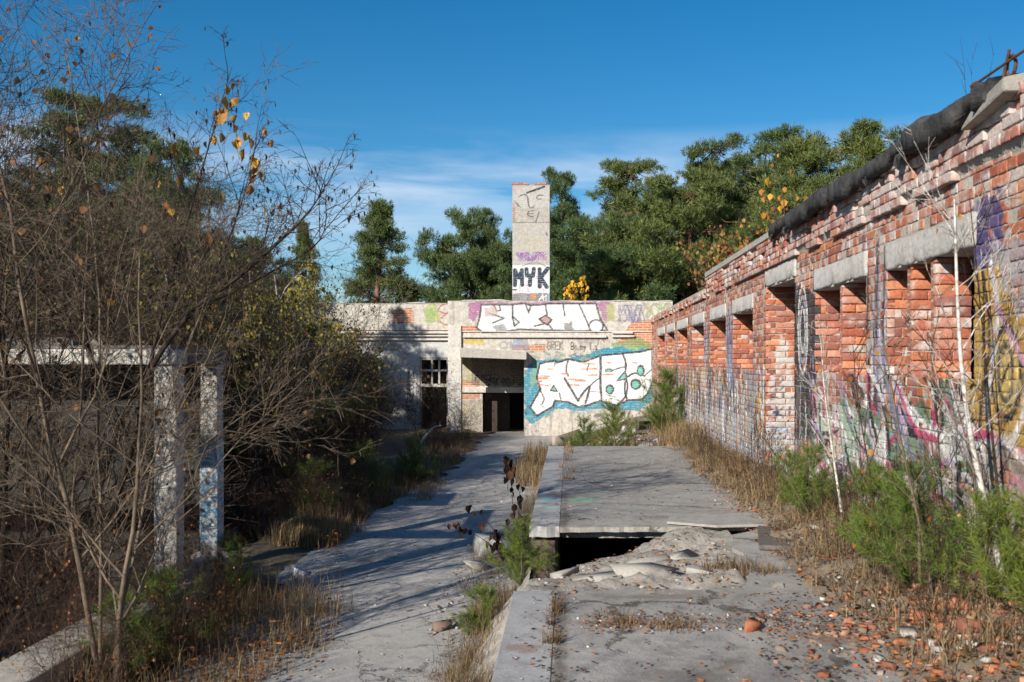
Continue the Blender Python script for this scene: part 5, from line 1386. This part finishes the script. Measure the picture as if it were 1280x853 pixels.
for (nm, base, rest, Y, r0, r1, mat, seed, ntw, tl, lf, ln, lab, cat) in (
        ('birch_sapling', (1258, 745), [(1236, 650), (1216, 560), (1203, 470), (1197, 380), (1193, 250)], 5.5, .021, .007, 'birch', 71, 16, .75, GOLD, 12, 'white barked birch sapling leaning against the near brick wall', 'birch sapling'),
        ('sapling', (1262, 730), [(1246, 600), (1234, 480), (1224, 370), (1212, 250)], 5.75, .011, .003, 'bark', 72, 9, .5, GOLD, 3, 'thin dark sapling just right of the white birch', 'sapling'),
        ('birch_sapling', (1052, 640), [(1040, 560), (1030, 480), (1026, 420)], 8.1, .012, .004, 'birch', 73, 7, .5, GOLD, 5, 'short birch with white stem before the middle window', 'birch sapling'),
        ('sapling', (1168, 760), [(1150, 660), (1128, 560), (1112, 470), (1100, 400)], 5.9, .011, .003, 'bark_pale', 74, 10, .5, ORANGE, 6, 'tan sapling leaning left in front of the largest young pine', 'sapling'),
        ('sapling', (1236, 745), [(1224, 640), (1210, 560), (1180, 450)], 5.6, .008, .003, 'bark_pale', 75, 8, .5, ORANGE, 4, 'slim straight shoot rising close to the birch foot', 'sapling'),
        ('sapling', (1098, 700), [(1088, 600), (1072, 500), (1066, 430)], 7.0, .008, .003, 'bark_red', 76, 10, .5, ORANGE, 8, 'reddish shoot between the two young pines', 'sapling'),
        ('sapling', (1190, 735), [(1176, 600), (1170, 500), (1160, 420)], 6.2, .007, .002, 'bark_red', 77, 10, .45, ORANGE, 4, 'red stem rising through the largest young pine', 'sapling'),
        ('sapling', (1010, 640), [(985, 600), (962, 560), (940, 540)], 8.8, .007, .003, 'bark_pale', 78, 8, .4, ORANGE, 4, 'pale stem bent low over the platform edge', 'sapling')):
    o = bent_sapling(nm, stem_px(base, rest, Y), r0, r1, M[mat], seed, ntw, tl, lf, ln // 2 + 1, .045); tag(o, lab, cat, 'saplings along the brick wall')
o = bent_sapling('dead_stick', [P(505, 598, 21.2), P(520, 562, 21.2), P(540, 536, 21.3), P(551, 532, 21.3)], .035, .015, M['birch'], 79, 2, .3); tag(o, 'pale dead birch stick leaning out of the shrubs at the path edge', 'stick')
# the leaning tree with golden leaves against the sky
root = empty('bare_tree', P(140, 640, 8.2), 0, 'bare tree leaning right, its golden leaves hanging against the blue sky', 'tree', GB); o0 = Vector(root.location)
rnd = random.Random(95); rs = np.random.RandomState(95); segs, tips = [], []
cfgt = [(6, 6, 38, .45, .09, .03), (4, 4, 40, .5, .12, .0), (3, 0, 0, 0, .14, -.05)]
for (pp, r0, r1, nt_) in (([(140, 640, 8.2), (165, 560, 8.1), (185, 470, 7.9), (240, 390, 7.8), (300, 345, 7.7), (360, 292, 7.6), (388, 262, 7.6), (410, 228, 7.6)], .03, .004, 22),
                     ([(240, 390, 7.8), (330, 345, 7.9), (400, 300, 8.0), (408, 238, 8.1)], .013, .003, 9), ([(185, 470, 7.9), (205, 380, 7.8), (236, 270, 7.7), (262, 180, 7.6), (290, 84, 7.6)], .016, .003, 12),
                     ([(262, 360, 7.8), (300, 260, 7.5), (322, 170, 7.4)], .008, .002, 6), ([(165, 560, 8.1), (110, 430, 8.0), (90, 280, 7.9), (140, 130, 7.8)], .016, .003, 12)):
    q = smoothline([tuple(Vector(P(*a)) - o0) for a in pp], 5); n = len(q) - 1
    for i in range(n): segs.append(tuple(q[i]) + tuple(q[i + 1]) + (r0 + (r1 - r0) * i / n, r0 + (r1 - r0) * (i + 1) / n))
    for k in range(nt_):
        f = .25 + .75 * (k + rnd.random()) / nt_; i = min(int(f * n), n - 1); d = nrm(tuple(q[i + 1][c] - q[i][c] for c in range(3)))
        grow(rnd, tuple(q[i]), nrm((d[0] + rnd.gauss(0, .6), d[1] + rnd.gauss(0, .6), d[2] + rnd.gauss(.15, .5))), rnd.uniform(.35, .8) * (1.2 - .5 * f), .005, 0, cfgt, segs, tips)
stems_mesh('stems', segs, M['bark'], root)
gl = [(278, 135), (272, 145), (289, 110), (291, 125), (303, 155), (292, 178), (298, 172), (305, 183), (308, 200), (323, 215), (318, 235), (326, 208), (286, 168), (340, 262), (255, 300), (184, 203), (217, 192), (170, 262), (98, 268), (79, 287), (70, 240), (214, 262), (248, 192), (288, 205), (335, 178), (318, 145), (264, 175), (276, 152), (312, 222), (322, 228), (5, 247), (50, 210), (120, 250), (226, 230)]
T = [Vector(P(a, b, rnd.uniform(7.3, 8.0))) - o0 for a, b in gl]; T = np.array([tuple(v + Vector((rnd.gauss(0, .035), rnd.gauss(0, .03), .05 + rnd.gauss(0, .03)))) for v in T for _ in range(rnd.choice((1, 2, 3)))])
leaves_mesh('leaves', T, .08, rs, GOLD, root, hang=.8, curl=.5)
T = np.array([t_[:3] for t_ in tips]); T = T[rs.randint(0, len(T), 260)]
leaves_mesh('foliage', T, .045, rs, [(.05, .03, .02), (.08, .045, .03)], root, hang=.95, slim=.4)  # dark hanging catkins, built from slim leaf shapes

# twiggy undergrowth on the bank
BT = shrub(81, 'bank_shrub', 10, .95, .5, [(5, 5, 30, .5, .09, .08), (3, 3, 35, .5, .12, .05), (2, 0, 0, 0, .1, 0)], .006, M['bark_red'], ORANGE + BROWN, .035, 24)
BT2 = shrub(82, 'bank_shrub', 9, 1.3, .32, [(6, 5, 26, .45, .06, .08), (3, 3, 35, .5, .12, .05), (2, 0, 0, 0, .1, 0)], .006, M['bark'], BROWN, .04, 40)
for i in range(22):
    y = 5.4 + 13 * (i / 22) ** 1.0; x = rq.uniform(1.98, 2.5) if y < 9.5 else rq.uniform(2.0, 2.5)
    put((BT, BT2)[i % 2], x, y, Bz(x, y), None, rq.uniform(.5, .8) if y < 9.5 else rq.uniform(.35, .65), 'reddish leafless shrub in the row of undergrowth along the brick wall', 'shrub', 'undergrowth along the brick wall')
for (x, y, sc) in ((.6, 20.4, .8), (1.2, 21.3, .9), (1.7, 20.2, .7), (.2, 19.6, .6), (1.5, 23.5, .9), (-.5, 22.5, .6)):
    put(BT, x, y, Gz(x, y) + .05, None, sc, 'dry brown shrub in the rubble under the big white letters', 'shrub', 'shrubs in the far rubble')

# dead weed with shrivelled leaves beside the platform
rs = np.random.RandomState(91); rnd = random.Random(91); root = empty('dead_weed', (-.6, 11.3, 0), 0, 'tall dead weed with curled dark brown leaves beside the platform edge', 'weed'); segs = []; C = []
for (dx, dz, n, dy) in ((-.1, 1.3, 20, 0), (.04, 1.0, 14, .1), (-.5, .72, 13, -.1), (-.72, .52, 14, .0), (.14, .62, 8, .1)):
    q = smoothline([(0, 0, -.05), (dx * .35, dy * .3, dz * .45), (dx * .75, dy * .7, dz * .82), (dx, dy, dz)], 5)
    for i in range(len(q) - 1): segs.append(tuple(q[i]) + tuple(q[i + 1]) + (.007 - .005 * i / len(q), .007 - .005 * (i + 1) / len(q)))
    for k in range(n):
        p = q[rnd.randint(4, len(q) - 1)]; C.append((p[0] + rnd.gauss(0, .03), p[1] + rnd.gauss(0, .03), p[2] + rnd.gauss(0, .02)))
stems_mesh('stem', segs, M['bark_red'], root); leaves_mesh('leaves', C, .1, rs, [(.05, .025, .018), (.09, .04, .025), (.035, .02, .016), (.16, .07, .04)], root, hang=.8, curl=.6, slim=.7)

# tiny green plant in the hole
root = empty('seedling', (.28, 8.75, .35), 0, 'tiny yellow-green seedling lit by the sun inside the dark hole', 'plant')
stems_mesh('stem', [(0, 0, -.15, .0, 0, .12, .004, .003), (0, 0, .05, .06, 0, .14, .003, .002), (0, 0, .02, -.04, 0, .09, .003, .002)], M['bark_pale'], root)
leaves_mesh('leaves', [(.0, 0, .16), (.06, 0, .17), (-.04, 0, .12), (.03, -.01, .15)], .07, np.random.RandomState(3), [(.5, .5, .03), (.6, .55, .04)], root, hang=.2)

# ---------------- grass, leaf litter, gravel (nobody could count them)


def blades(n, area, zf, hmin, hmax, cols, seed, clump=.5, lean=.35, w_=.004):
    rs = np.random.RandomState(seed); nc = max(1, int(n / 26)); c = np.array([area(rs) for _ in range(nc)]); idx = rs.randint(0, nc, n)
    p = c[idx] + rs.normal(size=(n, 2)) * .055 * clump * 2; hc = rs.uniform(.6, 1.2, nc)[idx]
    h = rs.uniform(hmin, hmax, n) * hc; z = zf(p[:, 0], p[:, 1]); th = rs.uniform(0, 6.28, n); le = np.abs(rs.normal(0, lean, n)) * h
    b = np.stack([p[:, 0], p[:, 1], z - .01], 1); sx = np.stack([-np.sin(th), np.cos(th), 0 * th], 1) * w_
    mid = b + np.stack([np.cos(th) * le * .35, np.sin(th) * le * .35, h * .6], 1); tip = b + np.stack([np.cos(th) * le, np.sin(th) * le, h], 1)
    V = np.stack([b - sx, b + sx, mid + sx * .7, tip, mid - sx * .7], 1).reshape(-1, 3); o = np.arange(n)[:, None] * 5
    cc = np.array(cols)[rs.randint(0, len(cols), n)] * rs.uniform(.7, 1.2, (n, 1))
    return V, o + np.array([0, 1, 2, 4]), o + np.array([4, 2, 3]), np.repeat(cc, 5, 0)


def grass(name, sets):
    V, Q, T, C = [], [], [], []; off = 0
    for a in sets:
        v, q, t_, c = blades(*a); V.append(v); Q.append(q + off); T.append(t_ + off); C.append(c); off += len(v)
    tag(np_mesh(name, np.concatenate(V), [np.concatenate(Q), np.concatenate(T)], M['dry'], col=np.concatenate(C)), kind='stuff')


STRAW = [(.34, .25, .13), (.26, .18, .09), (.42, .32, .18), (.2, .13, .07)]
DARKG = [(.16, .11, .06), (.22, .14, .07), (.11, .08, .045), (.28, .19, .1)]
rect = lambda x0, x1, y0, y1: (lambda rs: (rs.uniform(x0, x1), rs.uniform(y0, y1)))
tri = lambda x0, x1, y0, y1, p=2.2: (lambda rs: (x0 + (x1 - x0) * rs.rand() ** p, rs.uniform(y0, y1)))
grass('dry_grass', [
    (4200, tri(-3.3, -2.1, 6.3, 9.6, 1.5), gz, .08, .4, DARKG + STRAW, 1, .9, .6, .0025), (900, rect(-3.3, -2.5, 9.2, 10.6), gz, .1, .3, DARKG + STRAW, 2, .9, .6, .003),
    (2600, rect(-3.7, -3.0, 12.4, 13.6), gz, .12, .4, STRAW, 3, .6, .35, .004), (2200, rect(-3.7, -2.9, 13.6, 20), gz, .1, .35, DARKG, 4, .6, .4, .004),
    (2600, rect(-3.4, -2.4, 16.5, 19.5), gz, .06, .2, STRAW, 5, .6, .5, .004), (3000, rect(-3.5, -2.6, 19.5, 30.5), gz, .08, .3, STRAW + DARKG, 6, .7, .45, .005),
    (3800, rect(-.85, -.42, 5.4, 10), gz, .08, .32, DARKG, 7, .5, .5, .003), (1500, rect(-1.1, -.45, 10.0, 13.5), gz, .06, .22, DARKG, 8, .5, .5, .003),
    (700, rect(-1.0, -.4, 6.8, 9.3), lambda x, y: np.maximum(fillz(x, y), gz(x, y)), .05, .2, DARKG, 31, .6, .8, .003), (1500, rect(-.72, -.4, 13, 18.4), gz, .06, .28, STRAW, 9, .7, .8, .003), (2000, rect(-1.1, -.4, 18.5, 26), gz, .15, .5, STRAW + DARKG, 10, .6, .4, .005),
    (4200, rect(1.8, 2.55, 4.6, 9), bankz, .04, .2, STRAW + DARKG + DARKG, 11, .9, 1.4, .0028), (6000, rect(1.85, 2.5, 9, 18.2), bankz, .04, .2, STRAW + STRAW + DARKG, 12, .9, 1.5, .003), (2200, rect(2.1, 2.55, 9, 18.2), bankz, .06, .24, STRAW + DARKG, 22, .9, .9, .003),
    (3000, rect(2.0, 2.55, 18.2, 27), bankz, .15, .55, STRAW, 13, .7, .5, .006), (2500, rect(-.3, 2.4, 18.6, 23), lambda x, y: np.maximum(gz(x, y), .1), .1, .45, STRAW + DARKG, 14, .6, .5, .005),
    (500, rect(1.0, 1.5, 7.2, 7.6), lambda x, y: x * 0 + .78, .05, .16, DARKG, 15, .5, .6, .003), (260, rect(.15, .9, 5.75, 6.1), lambda x, y: x * 0 + .8, .03, .1, DARKG, 16, .5, .8, .003),
    (160, rect(-.12, -.06, 5.4, 6.7), lambda x, y: x * 0 + .8, .03, .14, DARKG, 17, .2, .7, .003), (220, rect(-.15, 0.05, 13, 18), lambda x, y: x * 0 + .8, .05, .2, STRAW, 18, .3, .6, .004)])


def litter(name, sets, seed):
    rs = np.random.RandomState(seed); V, Q, C = [], [], []; off = 0
    for (n, area, zf, size, cols) in sets:
        p = np.array([area(rs) for _ in range(n)]); c = np.stack([p[:, 0], p[:, 1], zf(p[:, 0], p[:, 1]) + rs.uniform(.006, .03, n)], 1)
        v, q, cc = leaf_arrays(c, size, rs, hang=0.0, cols=cols, curl=.35); v = v.reshape(n, 6, 3); v[:, :, 2] = c[:, None, 2] + (v[:, :, 2] - c[:, None, 2]) * .3
        V.append(v.reshape(-1, 3)); Q.append(q + off); C.append(cc); off += n * 6
    tag(np_mesh(name, np.concatenate(V), [np.concatenate(Q)], M['leaf'], col=np.concatenate(C)), kind='stuff')


pz = lambda x, y: x * 0 + ZS + .002
slabz = lambda x, y: np.where((y > 6.62) & (y < 9.3) & (x < 1.35), fillz(x, y), np.maximum(bankz(x, y), ZS + .002))
litter('leaf_litter', [(3800, tri(-3.4, -1.9, 6.2, 10.4, 1.4), gz, .065, ORANGE + ORANGE + BROWN), (900, tri(-3.3, -2.2, 6.2, 9.5, 1.2), lambda x, y: gz(x, y) + NR.rand(len(x)) * .16, .065, ORANGE), (160, rect(-3.4, -2.9, 12.4, 13.2), lambda x, y: gz(x, y) + NR.rand(len(x)) * .2, .07, ORANGE), (900, rect(-3.6, -2.9, 12.3, 20), gz, .05, ORANGE + BROWN), (500, rect(-.95, -.42, 5.2, 13), gz, .05, ORANGE + BROWN),
                       (3600, rect(1.55, 2.55, 4.3, 17), bankz, .045, ORANGE + BROWN + BROWN + STRAW), (240, rect(-.3, 1.9, 4.4, 6.5), slabz, .03, ORANGE + BROWN), (900, rect(1.0, 2.4, 4.2, 6.6), slabz, .03, BROWN + BROWN + ORANGE), (420, rect(.1, 1.9, 5.72, 6.08), slabz, .025, BROWN + BROWN + ORANGE), (160, rect(-.13, -.06, 4.6, 6.7), slabz, .025, BROWN), (260, rect(-.3, 2.0, 9.5, 18), slabz, .035, BROWN), (500, tri(-3, -.5, 6.5, 20, 1), lambda x, y: x * 0 + .01, .03, BROWN),
                       (250, rect(-.2, 1.3, 6.7, 9), fillz, .04, BROWN + ORANGE)], 5)


def hull(rs, sx, sy, sz, n=10):
    import bmesh
    bm = bmesh.new(); pts = rs.uniform(-1, 1, (n, 3)); pts = np.sign(pts) * np.abs(pts) ** .18 * np.array([sx, sy, sz]) / 2
    vs = [bm.verts.new(p) for p in pts]; r = bmesh.ops.convex_hull(bm, input=vs)
    bmesh.ops.delete(bm, geom=[g_ for g_ in r['geom_interior'] if isinstance(g_, bmesh.types.BMVert)], context='VERTS')
    bmesh.ops.triangulate(bm, faces=bm.faces[:]); bm.verts.index_update()
    V = np.array([v.co[:] for v in bm.verts]); Ft = np.array([[v.index for v in f.verts] for f in bm.faces]); bm.free(); return V, Ft


rs = np.random.RandomState(17); shapes = [hull(rs, 1, .8, .55) for _ in range(14)]
CHB = [(.36, .13, .065), (.4, .17, .09), (.27, .11, .07), (.4, .23, .15), (.32, .2, .15)]; CHW = [(.6, .57, .52), (.5, .47, .42), (.4, .37, .34), (.68, .66, .62), (.3, .28, .26)]
V, T, C = [], [], []; off = 0
for (n, area, zf, s0, s1, cols) in ((1100, lambda rs: (min(2.5, 2.4 - abs(rs.normal(0, .5))), rs.uniform(4.3, 6.3)), slabz, .01, .065, CHB + CHB + CHB + [(.3, .24, .18), (.22, .17, .12), (.55, .52, .47)]), (500, rect(1.6, 2.4, 6, 12), slabz, .008, .045, CHB + [(.3, .26, .22), (.5, .47, .42), (.24, .2, .16)]), (420, rect(0, 2.0, 5.7, 6.1), slabz, .005, .022, CHB + [(.2, .15, .11)] * 3 + CHW),
                                    (520, rect(-.34, 1.4, 6.65, 9.1), fillz, .008, .05, [(.34, .3, .26), (.28, .24, .2), (.22, .18, .14), (.4, .36, .32), (.3, .16, .1)]), (300, rect(-.3, 2, 4.3, 18), slabz, .006, .022, CHW), (500, rect(-3, -.45, 5.5, 18), lambda x, y: x * 0 + .008, .006, .03, CHW + [(.2, .18, .15)] * 4),
                                    (600, rect(-1.3, -.42, 8.3, 13.5), lambda x, y: x * 0 + .008, .01, .05, [(.4, .37, .33), (.3, .27, .24), (.2, .16, .13), (.24, .2, .17)]), (700, rect(-.3, 2.5, 18.4, 25), lambda x, y: np.maximum(gz(x, y), bankz(x, y) * (x > 1.2)), .03, .16, CHW + CHB)):
    for k in range(n):
        x, y = area(rs); v, t_ = shapes[rs.randint(14)]; s_ = s0 + (s1 - s0) * rs.rand() ** 2.5; a = rs.uniform(0, 6.28)
        v = v * s_; v = np.stack([v[:, 0] * math.cos(a) - v[:, 1] * math.sin(a), v[:, 0] * math.sin(a) + v[:, 1] * math.cos(a), v[:, 2]], 1)
        z = float(np.ravel(zf(np.array([x]), np.array([y])))[0])
        V.append(v + np.array([x, y, z + s_ * .1])); T.append(t_ + off); off += len(v); C.append(np.tile(np.array(cols[rs.randint(len(cols))]) * rs.uniform(.75, 1.15), (len(v), 1)))
tag(np_mesh('gravel', np.concatenate(V), [np.concatenate(T)], M['chip'], col=np.concatenate(C)), kind='stuff')


def fragment(name, loc, size, col, label, cat, group=None, seed=0, rz=0, n=12):
    rs = np.random.RandomState(seed); v, t_ = hull(rs, *size, n=n); o = np_mesh(name, v, [t_], M['chip'], col=np.tile(np.array(col), (len(v), 1)))
    o.location = loc; o.rotation_euler = (rs.uniform(-.2, .2), rs.uniform(-.2, .2), rz); return tag(o, label, cat, group)


def on_slab(px, py):
    Y = F * (H - ZS) / (py - VY); x = px_at(px, Y); z = float(np.ravel(slabz(np.array([x]), np.array([Y])))[0]); return (x, Y, z)


ob = [(936, 788, .085, 0, 'large orange brick fragment lying alone on the near slab', None)]
GBf, GWf = 'brick fragments on the near rubble', 'pale mortar lumps on the near rubble'
bf = [(1160, 795, .13), (1205, 803, .13), (1215, 822, .16), (1200, 815, .1), (1130, 810, .08), (1178, 812, .1), (1110, 836, .09), (1186, 790, .1), (1240, 775, .12), (1060, 752, .05), (1035, 768, .06), (1150, 770, .09), (1080, 800, .06), (1020, 822, .06), (1090, 786, .07), (1135, 750, .08), (1046, 690, .06), (1040, 715, .07), (1230, 846, .1), (1000, 770, .05), (1120, 780, .07), (1142, 790, .07), (1262, 788, .13), (1265, 768, .1)]
wfl = [(1238, 772, .12), (1136, 804, .13), (1175, 832, .1), (1262, 850, .1), (1246, 765, .08), (1230, 757, .09), (1020, 680, .09), (1074, 750, .05), (1166, 826, .08), (1032, 757, .05), (1108, 772, .05), (1164, 842, .06), (1215, 835, .07), (1182, 778, .06), (1098, 824, .06)]
for k, (px, py, s_, sd_, lab, gr) in enumerate(ob):
    x, y, z = on_slab(px, py); fragment('brick_fragment', (x, y, z + s_ * .25), (s_ * 1.5, s_, s_ * .9), CHB[0], lab, 'brick', gr, 3, .5)
for k, (px, py, s_) in enumerate(bf):
    x, y, z = on_slab(px, py); s_ *= .72; fragment('brick_fragment', (x, y, z + s_ * .12), (s_ * 1.5, s_ * 1.0, s_ * .7), np.array(CHB[k % 4]) * R.uniform(.8, 1.1), 'orange piece of broken brick in the rubble at lower right', 'brick', GBf, 40 + k, R.uniform(0, 6))
for k, (px, py, s_) in enumerate(wfl):
    x, y, z = on_slab(px, py); s_ *= .7; fragment('mortar_lump', (x, y, z + s_ * .12), (s_ * 1.4, s_, s_ * .6), np.array(CHW[k % 4]) * .8, 'whitish lump of mortar in the rubble at lower right', 'rubble', GWf, 80 + k, R.uniform(0, 6))
# bigger pieces of concrete
k = MB(); rk = random.Random(2)
k.prism([(.92, 9.42), (1.35, 9.2), (2.02, 9.28), (2.05, 9.5), (1.95, 9.95), (1.3, 10.0), (.98, 9.75)], ZS + .012, ZS + .036)
o = k.build('concrete_slab_piece', M['slab'], bevel=.004); tag(o, 'thin pale broken concrete sheet lying on the far edge of the hole', 'slab')
k = MB(); k.prism([(1.55, 8.15), (1.83, 8.12), (1.98, 8.98), (1.72, 9.12)], ZS + .008, ZS + .045); o = k.build('board', M['wood'], bevel=.004); tag(o, 'dark weathered board lying flat beside the pale concrete sheet', 'board')
k = MB(); k.box(-.36, -.13, 9.36, 9.58, -.9, ZS - .135, .006); o = k.build('brick_pier', M['old_brick'], bevel=.008); tag(o, 'rough brick pier holding up the corner of the far slab beside the hole', 'pier')
for (px, py, Y, sx, sy, sz, c, lab, sd_) in ((618, 668, 12.2, .5, .35, .28, (.4, .39, .37), 'large grey concrete block on the path beside the dead weed', 5), (590, 690, 11.2, .3, .22, .14, (.36, .34, .31), 'flat grey stone at the foot of the dead weed', 6), (672, 690, 9.0, .22, .2, .12, (.5, .47, .43), 'pale stone beside the young pine at the hole', 8),
                                             (553, 787, 8.7, .17, .1, .1, (.22, .15, .12), 'single dark brick lying on the cracked path', 9)):
    x, y, z = P(px, py, Y); fragment('stone', (x, y, sz * .3), (sx, sy, sz), c, lab, 'stone', None, sd_, .4, 14)
# rubble before the far block: broken blocks and a hollow block with a dark opening
k = MB(); bx, by, bz = px_at(812, 24.0), 24.0, .62
for (x0, x1, z0, z1) in ((-.32, .32, 0, .07), (-.32, .32, .29, .36), (-.32, -.25, .075, .285), (.25, .32, .075, .285)): k.box(bx + x0, bx + x1, by, by + .4, bz + z0, bz + z1)
ob_ = k.build('hollow_block', M['conc_dark'], bevel=.008); tag(ob_, 'dark hollow concrete block with a square opening in the far rubble', 'block')
k = MB(); k.box(bx - .24, bx + .24, by + .3, by + .34, bz + .075, bz + .285); k.build('grille', M['black'], ob_)
for (px, py, Y, sx, sy, sz, c, lab, sd_) in ((790, 538, 24.5, .6, .4, .25, (.55, .52, .48), 'white broken block beside the hollow block', 11), (770, 552, 22, .5, .4, .2, (.42, .4, .37), 'grey slab fragment before the far corner bush', 12), (845, 548, 23.5, .5, .35, .2, (.5, .42, .36), 'pinkish rubble lump to the right of the hollow block', 13),
                                             (745, 536, 25, .8, .3, .16, (.5, .48, .45), 'long pale plank of concrete leaning in the far rubble', 14), (700, 552, 22, .4, .3, .22, (.4, .33, .28), 'brown rubble lump near the porch side', 15), (806, 556, 21, .35, .3, .12, (.62, .6, .56), 'white chip at the far end of the platform', 17), (818, 552, 21.8, .4, .25, .12, (.6, .58, .54), 'thin white fragment before the hollow block', 18)):
    x, y, z = P(px, py, Y); fragment('rubble_block', (x, y, z), (sx, sy, sz), c, lab, 'rubble', 'broken blocks before the far block', sd_, .3, 14)
for k, (x, y, sx, sy, rz) in enumerate(((.55, 7.35, .5, .2, .4), (.2, 7.2, .36, .16, .2), (.9, 8.0, .34, .2, .7), (.62, 7.8, .42, .14, .5), (1.0, 7.3, .28, .16, -.3), (.0, 7.5, .3, .12, .6))):
    z = float(fillz(np.array([x]), np.array([y]))[0]); fragment('concrete_flake', (x, y, z + .012), (sx, sy, .06), np.array((.33, .31, .28)) * R.uniform(.85, 1.15), 'flat grey flake of broken concrete on the slope beside the hole', 'rubble', 'flakes on the collapsed slope', 60 + k, rz, 14)
# litter bag on the left verge
x, y, z = P(375, 720, 10.9); fragment('plastic_bag', (x, y, .07), (.16, .12, .11), (.6, .62, .68), 'crumpled whitish plastic bag in the grass at the left path edge', 'plastic bag', None, 31, .3, 18)
